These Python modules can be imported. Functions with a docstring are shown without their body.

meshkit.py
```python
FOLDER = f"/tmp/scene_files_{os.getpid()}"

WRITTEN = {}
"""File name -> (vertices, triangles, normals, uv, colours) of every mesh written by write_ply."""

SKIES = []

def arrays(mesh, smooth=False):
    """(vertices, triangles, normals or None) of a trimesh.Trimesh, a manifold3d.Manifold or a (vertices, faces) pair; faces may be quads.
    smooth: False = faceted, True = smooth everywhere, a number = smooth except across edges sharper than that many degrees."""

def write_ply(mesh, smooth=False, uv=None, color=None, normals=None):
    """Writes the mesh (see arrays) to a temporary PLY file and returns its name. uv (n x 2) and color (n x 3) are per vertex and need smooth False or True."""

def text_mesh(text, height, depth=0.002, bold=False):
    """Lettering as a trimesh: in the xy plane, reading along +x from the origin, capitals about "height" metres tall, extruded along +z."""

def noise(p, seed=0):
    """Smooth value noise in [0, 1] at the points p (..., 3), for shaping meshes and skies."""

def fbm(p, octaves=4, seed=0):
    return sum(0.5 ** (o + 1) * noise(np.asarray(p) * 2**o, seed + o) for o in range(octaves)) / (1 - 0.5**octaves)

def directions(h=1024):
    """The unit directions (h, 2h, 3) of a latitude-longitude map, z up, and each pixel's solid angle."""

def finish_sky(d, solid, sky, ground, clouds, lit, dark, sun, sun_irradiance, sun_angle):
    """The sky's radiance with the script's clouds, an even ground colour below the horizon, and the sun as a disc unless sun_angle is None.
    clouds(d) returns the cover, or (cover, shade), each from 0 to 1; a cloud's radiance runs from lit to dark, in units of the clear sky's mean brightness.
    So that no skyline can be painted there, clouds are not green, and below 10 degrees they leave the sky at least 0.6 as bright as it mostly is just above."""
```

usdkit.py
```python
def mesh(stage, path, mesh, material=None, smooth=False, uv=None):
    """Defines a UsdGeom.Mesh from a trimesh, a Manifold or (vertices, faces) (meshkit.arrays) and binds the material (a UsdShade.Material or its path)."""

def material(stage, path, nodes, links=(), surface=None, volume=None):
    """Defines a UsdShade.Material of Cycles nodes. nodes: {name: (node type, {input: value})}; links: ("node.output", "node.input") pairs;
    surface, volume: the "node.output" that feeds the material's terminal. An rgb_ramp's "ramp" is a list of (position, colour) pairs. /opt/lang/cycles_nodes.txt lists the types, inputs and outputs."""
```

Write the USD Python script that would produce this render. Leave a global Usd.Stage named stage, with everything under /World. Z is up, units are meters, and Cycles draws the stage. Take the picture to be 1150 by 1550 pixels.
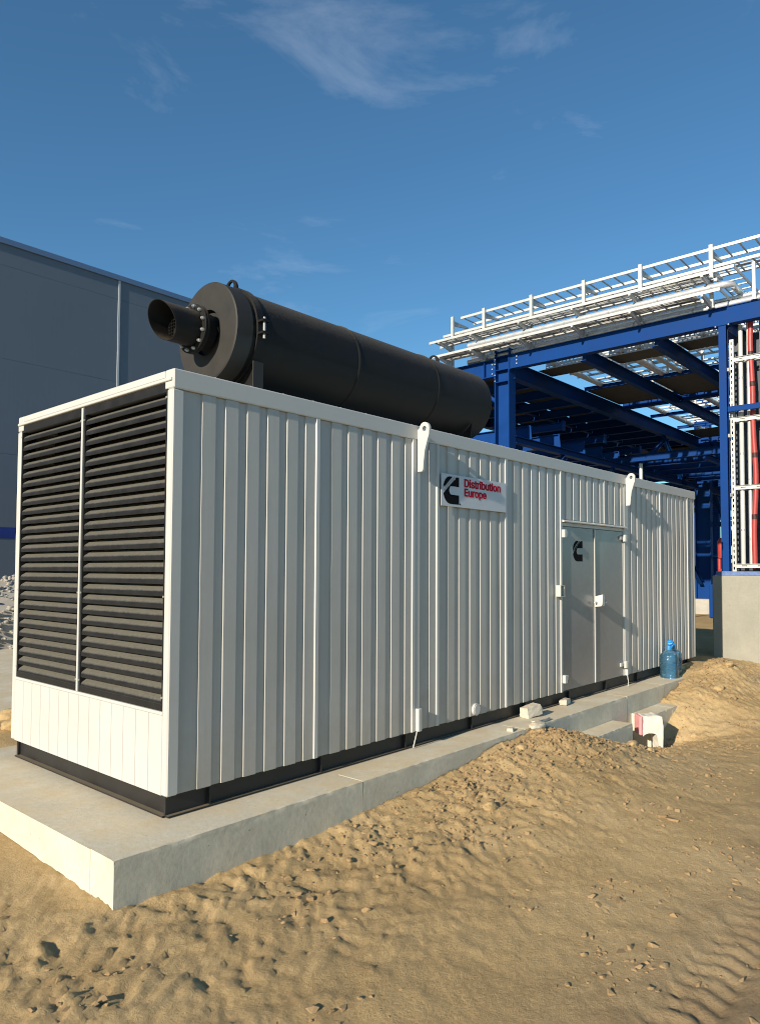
import math, random
import numpy as np, trimesh, usdkit, meshkit
from pxr import Usd, UsdGeom, UsdLux, UsdShade, Gf, Sdf
from shapely.geometry import Polygon, box as sbox, Point
from shapely import affinity
from scipy.interpolate import RBFInterpolator

random.seed(7)
rng = np.random.default_rng(7)
stage = Usd.Stage.CreateInMemory()
UsdGeom.SetStageUpAxis(stage, UsdGeom.Tokens.z)
UsdGeom.SetStageMetersPerUnit(stage, 1.0)
W_ = UsdGeom.Xform.Define(stage, '/World')
stage.SetDefaultPrim(W_.GetPrim())
UsdGeom.Scope.Define(stage, '/World/Looks')

# ------------------------------------------------------------------ camera, sky, sun, exposure
F_PX, PITCH, YAW, ROLL = 1086.67, 0.0396, 0.6951, 0.0025
CAM = np.array([-2.6357, -4.4182, 1.5347])
PPX, PPY = 63.99, 42.25                     # principal point off the middle, pixels of a 1150-wide picture
EXPOSURE = 0.46
SUN_TO = np.array([-1.0, -0.088, 0.385])
SUN_TO /= np.linalg.norm(SUN_TO)
SUN_EL = math.asin(SUN_TO[2])
SUN_ROT = math.atan2(SUN_TO[0], SUN_TO[1])
SUN_I, SKY_S = 1.25, 0.098

cam = UsdGeom.Camera.Define(stage, '/World/camera')
d = np.array([math.cos(YAW) * math.cos(PITCH), math.sin(YAW) * math.cos(PITCH), math.sin(PITCH)])
r = np.cross(d, [0, 0, 1]); r /= np.linalg.norm(r); u = np.cross(r, d)
cr, sr = math.cos(ROLL), math.sin(ROLL)
r2, u2 = cr * r + sr * u, -sr * r + cr * u
M = Gf.Matrix4d(*r2, 0, *u2, 0, *(-d), 0, *CAM, 1)
cam.AddTransformOp().Set(M)
HA = 36.0
cam.CreateHorizontalApertureAttr(HA)
cam.CreateVerticalApertureAttr(HA * 1024 / 759)
cam.CreateFocalLengthAttr(HA * F_PX / 1150)
cam.CreateHorizontalApertureOffsetAttr(-PPX / 1150 * HA)
cam.CreateVerticalApertureOffsetAttr(PPY / 1150 * HA)
cam.CreateClippingRangeAttr(Gf.Vec2f(0.05, 3000))
cam.CreateExposureAttr(EXPOSURE)

skymat = usdkit.material(stage, '/World/Looks/sky_look', {
    'tc': ('texture_coordinate', {}),
    'mp': ('mapping', {'scale': (1.0, 1.0, 3.2)}),
    'n': ('noise_texture', {'scale': 3.4, 'detail': 7, 'roughness': 0.62, 'distortion': 0.5}),
    'r': ('rgb_ramp', {'ramp': [(0.0, (0, 0, 0)), (0.60, (0, 0, 0)), (0.85, (0.16, 0.16, 0.16)), (1, (0.25, 0.25, 0.25))]}),
    's': ('sky_texture', {'sky_type': 'single_scattering', 'sun_disc': False, 'sun_elevation': SUN_EL, 'sun_rotation': SUN_ROT,
                          'altitude': 100.0, 'air_density': 1.0, 'aerosol_density': 0.15, 'ozone_density': 4.0}),
    'm': ('mix_color', {'blend_type': 'mix', 'b': (9.0, 9.3, 9.6)}),
    'h': ('mix_color', {'blend_type': 'multiply', 'fac': 1.0, 'b': (0.69, 1.0, 1.03)}),
    'b': ('background_shader', {'strength': SKY_S}),
}, [('tc.generated', 'mp.vector'), ('mp.vector', 'n.vector'), ('n.fac', 'r.fac'), ('r.color', 'm.fac'), ('s.color', 'h.a'), ('h.result', 'm.a'),
    ('m.result', 'b.color')], surface='b.background')
dome = UsdLux.DomeLight.Define(stage, '/World/sky')
dome.CreateIntensityAttr(1.0)
UsdShade.MaterialBindingAPI.Apply(dome.GetPrim()).Bind(skymat)
dome.GetPrim().SetCustomDataByKey('kind', 'structure')

sun = UsdLux.DistantLight.Define(stage, '/World/sun')
sun.CreateNormalizeAttr(True); sun.CreateIntensityAttr(SUN_I); sun.CreateAngleAttr(0.53)
sun.CreateColorAttr(Gf.Vec3f(1.0, 0.89, 0.74))
zax = SUN_TO; xax = np.cross([0, 0, 1.0], zax); xax /= np.linalg.norm(xax); yax = np.cross(zax, xax)
sun.AddTransformOp().Set(Gf.Matrix4d(*xax, 0, *yax, 0, *zax, 0, *(zax * 60), 1))

# ------------------------------------------------------------------ helpers
used = {}
locs = {}
def numbered(path):
    n = used.get(path, -1) + 1
    used[path] = n
    return path if n == 0 else f'{path}_{n:03d}'
def tag(prim, label=None, cat=None, group=None, kind=None):
    for k, v in (('label', label), ('category', cat), ('group', group), ('kind', kind)):
        if v: prim.SetCustomDataByKey(k, v)
def thing(name, label, cat, loc=(0, 0, 0), group=None, kind=None):
    p = numbered('/World/' + name)
    x = UsdGeom.Xform.Define(stage, p)
    x.AddTranslateOp().Set(Gf.Vec3d(*map(float, loc)))
    tag(x.GetPrim(), label, cat, group, kind)
    locs[p] = np.asarray(loc, float)
    return p
def top_of(p):
    return '/'.join(p.split('/')[:3])
def obj(name, mesh, mat, parent=None, smooth=False, label=None, cat=None, group=None, kind=None):
    """one Mesh prim; the mesh is given in world coordinates"""
    p = numbered((parent or '/World') + '/' + name)
    if isinstance(mesh, MB): mesh = mesh.mesh()
    if hasattr(mesh, 'to_mesh'):
        m = mesh.to_mesh(); mesh = trimesh.Trimesh(m.vert_properties[:, :3], m.tri_verts, process=False)
    if parent:
        mesh = trimesh.Trimesh(mesh.vertices - locs[top_of(p)], mesh.faces, process=False)
    m = usdkit.mesh(stage, p, mesh, L[mat], smooth=smooth)
    tag(m.GetPrim(), label, cat, group, kind)
    return p
def boxm(x0, x1, y0, y1, z0, z1, c=0.0):
    x0, x1 = sorted((x0, x1)); y0, y1 = sorted((y0, y1)); z0, z1 = sorted((z0, z1))
    if c <= 0:
        b = trimesh.creation.box(extents=(x1 - x0, y1 - y0, z1 - z0))
        b.apply_translation(((x0 + x1) / 2, (y0 + y1) / 2, (z0 + z1) / 2))
        return b
    c = min(c, (x1 - x0) / 2.5, (y1 - y0) / 2.5, (z1 - z0) / 2.5)
    pts = []
    for sx in (0, 1):
        for sy in (0, 1):
            for sz in (0, 1):
                P = np.array([(x0, x1)[sx], (y0, y1)[sy], (z0, z1)[sz]])
                D = np.array([1 - 2 * sx, 1 - 2 * sy, 1 - 2 * sz]) * c
                for k in range(3):
                    q = D.copy(); q[k] = 0
                    pts.append(P + q)
    return trimesh.convex.convex_hull(np.array(pts))
def frame_of(p0, p1):
    p0, p1 = np.asarray(p0, float), np.asarray(p1, float)
    w = p1 - p0; n = np.linalg.norm(w); w /= n
    a = np.array([0, 0, 1.0]) if abs(w[2]) < 0.9 else np.array([0, 1.0, 0])
    s = np.cross(a, w); s /= np.linalg.norm(s)
    t = np.cross(w, s)
    return p0, s, t, w, n
def sweep(poly, p0, p1, up=None):
    """extrude a shapely polygon (coordinates along side, up) from p0 to p1"""
    o, s, t, w, n = frame_of(p0, p1)
    if up is not None:
        s = np.cross(np.asarray(up, float), w); s /= np.linalg.norm(s); t = np.cross(w, s)
    m = trimesh.creation.extrude_polygon(poly, n, engine='earcut')
    T = np.eye(4); T[:3, 0], T[:3, 1], T[:3, 2], T[:3, 3] = s, t, w, o
    m.apply_transform(T)
    return m
def cyl(p0, p1, rad, n=16):
    return sweep(Polygon([(rad * math.cos(a), rad * math.sin(a)) for a in np.linspace(0, 2 * math.pi, n, endpoint=False)]), p0, p1)
def cone(p0, p1, ra, rb, n=24):
    o, s, t, w, h = frame_of(p0, p1)
    a = np.linspace(0, 2 * math.pi, n, endpoint=False)
    A = np.array([o + ra * (math.cos(x) * s + math.sin(x) * t) for x in a])
    B = np.array([o + w * h + rb * (math.cos(x) * s + math.sin(x) * t) for x in a])
    return trimesh.convex.convex_hull(np.vstack([A, B]))
def tube(pts, rad, n=10):
    """round tube along a polyline, rad a number or one per point"""
    pts = np.asarray(pts, float); k = len(pts)
    rad = np.broadcast_to(rad, k)
    tan = np.gradient(pts, axis=0); tan /= np.linalg.norm(tan, axis=1, keepdims=True)
    ref = np.array([0, 0, 1.0]) if abs(tan[0][2]) < 0.9 else np.array([1.0, 0, 0])
    V = []
    s = np.cross(ref, tan[0]); s /= np.linalg.norm(s)
    for i in range(k):
        s = s - tan[i] * (s @ tan[i]); s /= np.linalg.norm(s)
        t = np.cross(tan[i], s)
        for a in np.linspace(0, 2 * math.pi, n, endpoint=False):
            V.append(pts[i] + rad[i] * (math.cos(a) * s + math.sin(a) * t))
    Fc = []
    for i in range(k - 1):
        for j in range(n):
            a, b = i * n + j, i * n + (j + 1) % n
            Fc += [(a, b, b + n), (a, b + n, a + n)]
    V.append(pts[0]); V.append(pts[-1])
    for j in range(n):
        Fc.append((len(V) - 2, (j + 1) % n, j))
        Fc.append((len(V) - 1, (k - 1) * n + j, (k - 1) * n + (j + 1) % n))
    return trimesh.Trimesh(np.array(V), np.array(Fc), process=False)
def smooth_path(pts, n=8, rad=0.15):
    """polyline with rounded corners"""
    pts = [np.asarray(p, float) for p in pts]; out = [pts[0]]
    for i in range(1, len(pts) - 1):
        a, b, c = pts[i - 1], pts[i], pts[i + 1]
        u1, u3 = (a - b) / np.linalg.norm(a - b), (c - b) / np.linalg.norm(c - b)
        s0, s1 = b + u1 * rad, b + u3 * rad
        for q in np.linspace(0, 1, n): out.append((1 - q) ** 2 * s0 + 2 * q * (1 - q) * b + q * q * s1)
    out.append(pts[-1])
    return np.array(out)
def lathe(profile, base, n=32):
    """profile [(r, z)] round the z axis at base"""
    m = trimesh.creation.revolve(np.array(profile, float), sections=n)
    m.apply_translation(base)
    return m
def lathe_x(profile, base, n=64):
    """profile [(r, x)] round the x axis through base"""
    m = trimesh.creation.revolve(np.array(profile, float), sections=n)
    T = np.eye(4); T[:3, :3] = np.array([[0, 0, 1], [1, 0, 0], [0, 1, 0]], float)
    m.apply_transform(T); m.apply_translation(base)
    return m
class MB:
    def __init__(s): s.p = []
    def add(s, *m): s.p += list(m); return s
    def box(s, *a, **k): s.p.append(boxm(*a, **k)); return s
    def cyl(s, *a, **k): s.p.append(cyl(*a, **k)); return s
    def mesh(s): return trimesh.util.concatenate(s.p)
def ipoly(h, w, tf, tw):
    """I section: w wide (side), h high (up), centred"""
    a, b, c = w / 2, h / 2, tw / 2
    return Polygon([(-a, -b), (a, -b), (a, -b + tf), (c, -b + tf), (c, b - tf), (a, b - tf), (a, b), (-a, b), (-a, b - tf), (-c, b - tf), (-c, -b + tf), (-a, -b + tf)])
def cpoly(h, w, t):
    """channel: back on the left (-side), flanges to +side"""
    a, b = w / 2, h / 2
    return Polygon([(-a, -b), (a, -b), (a, -b + t), (-a + t, -b + t), (-a + t, b - t), (a, b - t), (a, b), (-a, b)])
def ibeam(p0, p1, h, w, tf=0.016, tw=0.011, up=(0, 0, 1)):
    return sweep(ipoly(h, w, tf, tw), p0, p1, up)
def slotted(length, width, pitch, slot_l, slot_w, rows=1):
    """flat plate polygon with slots, along +u"""
    g = sbox(0, -width / 2, length, width / 2)
    holes = []
    n = int(length / pitch)
    for rr in range(rows):
        v = 0 if rows == 1 else (-width / 4 + rr * width / 2)
        for i in range(n):
            c0 = pitch * (i + 0.5) + (pitch / 2 if rr % 2 else 0)
            if c0 + slot_l / 2 < length - 0.01:
                holes.append([(c0 - slot_l / 2, v - slot_w / 2), (c0 + slot_l / 2, v - slot_w / 2), (c0 + slot_l / 2, v + slot_w / 2), (c0 - slot_l / 2, v + slot_w / 2)])
    return Polygon(g.exterior.coords, holes)
def plate(poly, t, origin, udir, vdir):
    """plate polygon in (u, v) extruded t along u x v"""
    m = trimesh.creation.extrude_polygon(poly, t, engine='earcut')
    U, V = np.asarray(udir, float), np.asarray(vdir, float)
    T = np.eye(4); T[:3, 0], T[:3, 1], T[:3, 2], T[:3, 3] = U, V, np.cross(U, V), origin
    m.apply_transform(T)
    return m

# ------------------------------------------------------------------ materials
L = {}
def mat(name, nodes, links, surface='p.BSDF'):
    L[name] = usdkit.material(stage, '/World/Looks/' + name, nodes, links, surface=surface)
def paint(name, col, rough=0.4, var=0.08, scale=3.0, metallic=0.0, bump=0.0, bscale=60, dust=None, dust_amt=0.0, coat=0.0, spec=0.5, streak=0.0, splash=0.0):
    """a paint with soft tone variation, optional dust lying on upward faces, fine bump"""
    c = np.array(col, float)
    nodes = {'g': ('geometry', {}),
             'n': ('noise_texture', {'scale': scale, 'detail': 6, 'roughness': 0.62}),
             'r': ('rgb_ramp', {'ramp': [(0.25, tuple(c * (1 - var))), (0.75, tuple(np.minimum(c * (1 + var), 0.95)))]}),
             'rr': ('map_range', {'from_min': 0.3, 'from_max': 0.7, 'to_min': max(rough - 0.08, 0.05), 'to_max': rough + 0.08}),
             'p': ('principled_bsdf', {'metallic': metallic, 'coat_weight': coat, 'specular_ior_level': spec})}
    links = [('g.position', 'n.vector'), ('n.fac', 'r.fac'), ('n.fac', 'rr.value'), ('rr.result', 'p.roughness')]
    last = 'r.color'
    if streak:
        nodes['sm'] = ('mapping', {'scale': (14.0, 14.0, 0.55)})
        nodes['sn'] = ('noise_texture', {'scale': 1.0, 'detail': 5, 'roughness': 0.7})
        nodes['sr'] = ('map_range', {'from_min': 0.45, 'from_max': 0.8, 'to_min': 0.0, 'to_max': streak, 'clamp': True})
        nodes['sx'] = ('mix_color', {'b': tuple(c * np.array([0.55, 0.5, 0.42]))})
        links += [('g.position', 'sm.vector'), ('sm.vector', 'sn.vector'), ('sn.fac', 'sr.value'), ('sr.result', 'sx.fac'), (last, 'sx.a')]
        last = 'sx.result'
    if splash:
        nodes.update({'zx': ('separate_xyz', {}), 'zn': ('noise_texture', {'scale': 7.0, 'detail': 8, 'roughness': 0.72}),
                      'za': ('math', {'math_type': 'multiply_add', 'value2': -1.1}), 'zm': ('map_range', {'from_min': -0.72, 'from_max': -0.12, 'to_min': splash, 'to_max': 0.0, 'clamp': True}),
                      'zc': ('mix_color', {'b': (0.33, 0.265, 0.17)})})
        links += [('g.position', 'zx.vector'), ('g.position', 'zn.vector'), ('zn.fac', 'za.value1'), ('zx.z', 'za.value3'), ('za.value', 'zm.value'), ('zm.result', 'zc.fac'), (last, 'zc.a')]
        last = 'zc.result'
    if dust is not None:
        nodes['sx3'] = ('separate_xyz', {})
        nodes['dn'] = ('noise_texture', {'scale': 45.0, 'detail': 5, 'roughness': 0.7})
        nodes['da'] = ('math', {'math_type': 'multiply_add', 'value2': 0.55, 'value3': -0.27})
        nodes['ds'] = ('math', {'math_type': 'add'})
        nodes['dm'] = ('map_range', {'from_min': 0.38, 'from_max': 0.85, 'to_min': 0.0, 'to_max': dust_amt, 'clamp': True})
        nodes['dx'] = ('mix_color', {'b': tuple(dust)})
        links += [('g.normal', 'sx3.vector'), ('g.position', 'dn.vector'), ('dn.fac', 'da.value1'), ('sx3.z', 'ds.value1'), ('da.value', 'ds.value2'),
                  ('ds.value', 'dm.value'), ('dm.result', 'dx.fac'), (last, 'dx.a')]
        last = 'dx.result'
    links.append((last, 'p.base_color'))
    if bump:
        nodes['bn'] = ('noise_texture', {'scale': bscale, 'detail': 4, 'roughness': 0.6})
        nodes['bp'] = ('bump', {'strength': 0.6, 'distance': bump})
        links += [('g.position', 'bn.vector'), ('bn.fac', 'bp.height'), ('bp.normal', 'p.normal')]
    mat(name, nodes, links)

paint('white_paint', (0.46, 0.442, 0.40), 0.36, 0.05, 1.6, bump=0.0006, bscale=9, streak=0.22, splash=0.38)
paint('white_trim', (0.51, 0.50, 0.46), 0.36, 0.03, 2.0)
paint('door_grey', (0.235, 0.232, 0.222), 0.27, 0.05, 1.2, bump=0.0008, bscale=3.0, spec=0.6)
paint('roof_white', (0.66, 0.65, 0.61), 0.45, 0.10, 2.0, dust=(0.45, 0.36, 0.24), dust_amt=0.35)
paint('grey_metal', (0.33, 0.33, 0.32), 0.45, 0.12, 4)
paint('louvre_black', (0.011, 0.011, 0.011), 0.5, 0.25, 8, dust=(0.23, 0.215, 0.17), dust_amt=0.58, spec=0.35)
paint('interior_black', (0.012, 0.012, 0.012), 0.8, 0.1, 3)
paint('skid_black', (0.016, 0.015, 0.014), 0.5, 0.3, 5, dust=(0.35, 0.28, 0.18), dust_amt=0.5)
paint('silencer_black', (0.0105, 0.0098, 0.0088), 0.55, 0.3, 5, bump=0.0012, bscale=90, dust=(0.115, 0.092, 0.062), dust_amt=0.75, streak=0.3, spec=0.22)
paint('silencer_end', (0.021, 0.0185, 0.0145), 0.65, 0.2, 4, bump=0.0006, bscale=90)
paint('soot', (0.008, 0.008, 0.008), 0.8, 0.2, 9)
paint('bolt_steel', (0.62, 0.60, 0.55), 0.35, 0.1, 30, metallic=0.7)
paint('steel_blue', (0.0015, 0.037, 0.172), 0.6, 0.14, 2.4, bump=0.0007, bscale=30, dust=(0.12, 0.13, 0.15), dust_amt=0.15, spec=0.12)
paint('steel_blue_worn', (0.10, 0.16, 0.33), 0.6, 0.45, 14, dust=(0.4, 0.36, 0.28), dust_amt=0.6)
paint('galvanised', (0.50, 0.50, 0.465), 0.42, 0.10, 9, metallic=0.25)
paint('galvanised_dull', (0.42, 0.43, 0.42), 0.5, 0.16, 9, metallic=0.4)
paint('floor_plate', (0.030, 0.033, 0.030), 0.6, 0.25, 4)
paint('pipe_red', (0.36, 0.045, 0.038), 0.45, 0.12, 8)
paint('pipe_red_dark', (0.05, 0.012, 0.012), 0.6, 0.2, 9)
paint('lagging', (0.70, 0.71, 0.71), 0.30, 0.05, 6, metallic=0.55, bump=0.002, bscale=14)
paint('pipe_grey', (0.50, 0.50, 0.46), 0.4, 0.06, 6)
paint('sign_white', (0.56, 0.565, 0.58), 0.35, 0.02, 3)
paint('ink_black', (0.006, 0.006, 0.007), 0.75, 0.05, 3, spec=0.1)
paint('ink_red', (0.47, 0.004, 0.022), 0.6, 0.05, 3, spec=0.15)
paint('cladding', (0.110, 0.135, 0.172), 0.5, 0.04, 0.35, streak=0.10)
paint('cladding_trim', (0.10, 0.17, 0.30), 0.45, 0.05, 1)
paint('cladding_dark', (0.04, 0.05, 0.065), 0.55, 0.06, 0.6)
paint('band_blue', (0.012, 0.03, 0.20), 0.45, 0.05, 1)
paint('joint_white', (0.42, 0.45, 0.48), 0.4, 0.05, 2)
paint('rusty', (0.30, 0.10, 0.04), 0.7, 0.4, 12)
paint('plank_pink', (0.62, 0.27, 0.27), 0.8, 0.2, 14, bump=0.003, bscale=40)
paint('foam_white', (0.66, 0.62, 0.52), 0.8, 0.16, 12, bump=0.004, bscale=35)
paint('bag_blue', (0.02, 0.22, 0.55), 0.35, 0.2, 30)
paint('hall_white', (0.62, 0.64, 0.66), 0.6, 0.05, 0.5)

def concrete(name, c0, c1, bump=0.0035, pits=True):
    nodes = {'g': ('geometry', {}),
             'n': ('noise_texture', {'scale': 1.7, 'detail': 9, 'roughness': 0.68}),
             'n2': ('noise_texture', {'scale': 24.0, 'detail': 6, 'roughness': 0.7}),
             'mx': ('mix_float', {'fac': 0.38}),
             'r': ('rgb_ramp', {'ramp': [(0.3, c0), (0.52, tuple((np.array(c0) + np.array(c1)) / 2)), (0.7, c1)]}),
             'v': ('voronoi_texture', {'scale': 9.0, 'feature': 'f1'}),
             'vr': ('map_range', {'from_min': 0.03, 'from_max': 0.07, 'to_min': 0.45, 'to_max': 1.0, 'clamp': True}),
             'mm': ('mix_color', {'blend_type': 'multiply', 'fac': 1.0 if pits else 0.0}),
             'nz': ('separate_xyz', {}), 'n3': ('noise_texture', {'scale': 3.2, 'detail': 8, 'roughness': 0.7}),
             'u1': ('map_range', {'from_min': 0.6, 'from_max': 0.95, 'to_min': 0.0, 'to_max': 1.0, 'clamp': True}),
             'u2': ('map_range', {'from_min': 0.42, 'from_max': 0.64, 'to_min': 0.12, 'to_max': 0.8, 'clamp': True}),
             'u3': ('math', {'math_type': 'multiply'}), 'du': ('mix_color', {'b': (0.56, 0.45, 0.275)}),
             'b': ('bump', {'strength': 0.7, 'distance': bump}),
             'p': ('principled_bsdf', {'roughness': 0.88, 'specular_ior_level': 0.25})}
    mat(name, nodes, [('g.position', 'n.vector'), ('g.position', 'n2.vector'), ('g.position', 'v.vector'), ('n.fac', 'mx.a'), ('n2.fac', 'mx.b'), ('mx.result', 'r.fac'),
                      ('v.distance', 'vr.value'), ('r.color', 'mm.a'), ('vr.result', 'mm.b'), ('g.normal', 'nz.vector'), ('g.position', 'n3.vector'), ('nz.z', 'u1.value'), ('n3.fac', 'u2.value'), ('u1.result', 'u3.value1'), ('u2.result', 'u3.value2'), ('u3.value', 'du.fac'), ('mm.result', 'du.a'), ('du.result', 'p.base_color'), ('n2.fac', 'b.height'), ('b.normal', 'p.normal')])
concrete('concrete_light', (0.44, 0.40, 0.305), (0.72, 0.665, 0.52))
concrete('concrete_grey', (0.30, 0.29, 0.26), (0.46, 0.44, 0.385))
concrete('concrete_pale', (0.25, 0.24, 0.195), (0.34, 0.325, 0.265), 0.002)
concrete('stone', (0.38, 0.34, 0.27), (0.62, 0.58, 0.48), 0.006, False)

mat('sand', {'g': ('geometry', {}),
             'n': ('noise_texture', {'scale': 0.9, 'detail': 8, 'roughness': 0.65}),
             'n2': ('noise_texture', {'scale': 34.0, 'detail': 7, 'roughness': 0.75}),
             'mx': ('mix_float', {'fac': 0.45}),
             'r': ('rgb_ramp', {'ramp': [(0.28, (0.29, 0.19, 0.082)), (0.5, (0.44, 0.31, 0.150)), (0.72, (0.56, 0.42, 0.235))]}),
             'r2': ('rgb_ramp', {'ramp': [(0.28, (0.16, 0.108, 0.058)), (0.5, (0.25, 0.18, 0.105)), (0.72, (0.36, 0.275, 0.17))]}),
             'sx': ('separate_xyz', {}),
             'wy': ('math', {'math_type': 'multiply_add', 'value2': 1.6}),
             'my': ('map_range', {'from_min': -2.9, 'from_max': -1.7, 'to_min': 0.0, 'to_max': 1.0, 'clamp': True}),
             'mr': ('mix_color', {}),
             'b': ('bump', {'strength': 0.9, 'distance': 0.012}),
             'p': ('principled_bsdf', {'roughness': 0.95, 'specular_ior_level': 0.12})},
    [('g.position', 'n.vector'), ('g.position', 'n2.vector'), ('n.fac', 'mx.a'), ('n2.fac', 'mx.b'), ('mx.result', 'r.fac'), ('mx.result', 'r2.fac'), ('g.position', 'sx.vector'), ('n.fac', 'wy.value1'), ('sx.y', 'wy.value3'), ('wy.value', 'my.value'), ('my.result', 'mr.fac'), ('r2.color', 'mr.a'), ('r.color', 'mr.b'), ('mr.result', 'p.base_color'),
     ('n2.fac', 'b.height'), ('b.normal', 'p.normal')])
mat('gravel', {'g': ('geometry', {}), 'o': ('white_noise_texture', {}), 'ri': ('geometry', {}),
               'r': ('rgb_ramp', {'ramp': [(0, (0.34, 0.31, 0.26)), (0.5, (0.46, 0.43, 0.37)), (1, (0.60, 0.57, 0.50))]}),
               'p': ('principled_bsdf', {'roughness': 0.9, 'specular_ior_level': 0.2})},
    [('ri.random_per_island', 'r.fac'), ('r.color', 'p.base_color')])
mat('pebble', {'ri': ('geometry', {}),
               'r': ('rgb_ramp', {'ramp': [(0, (0.30, 0.205, 0.105)), (0.6, (0.50, 0.365, 0.19)), (0.88, (0.60, 0.47, 0.28)), (1, (0.60, 0.55, 0.46))]}),
               'p': ('principled_bsdf', {'roughness': 0.92, 'specular_ior_level': 0.15})},
    [('ri.random_per_island', 'r.fac'), ('r.color', 'p.base_color')])
mat('jug_plastic', {'f': ('fresnel', {'IOR': 1.45}), 't': ('transparent_bsdf', {'color': (0.58, 0.79, 0.91)}),
                    'd': ('principled_bsdf', {'base_color': (0.16, 0.38, 0.55), 'roughness': 0.25}),
                    'gl': ('glossy_bsdf', {'color': (0.95, 0.97, 1.0), 'roughness': 0.08}),
                    'm1': ('mix_closure', {'fac': 0.15}), 'm2': ('mix_closure', {})},
    [('t.BSDF', 'm1.closure1'), ('d.BSDF', 'm1.closure2'), ('f.fac', 'm2.fac'), ('m1.closure', 'm2.closure1'), ('gl.BSDF', 'm2.closure2')], surface='m2.closure')

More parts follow.
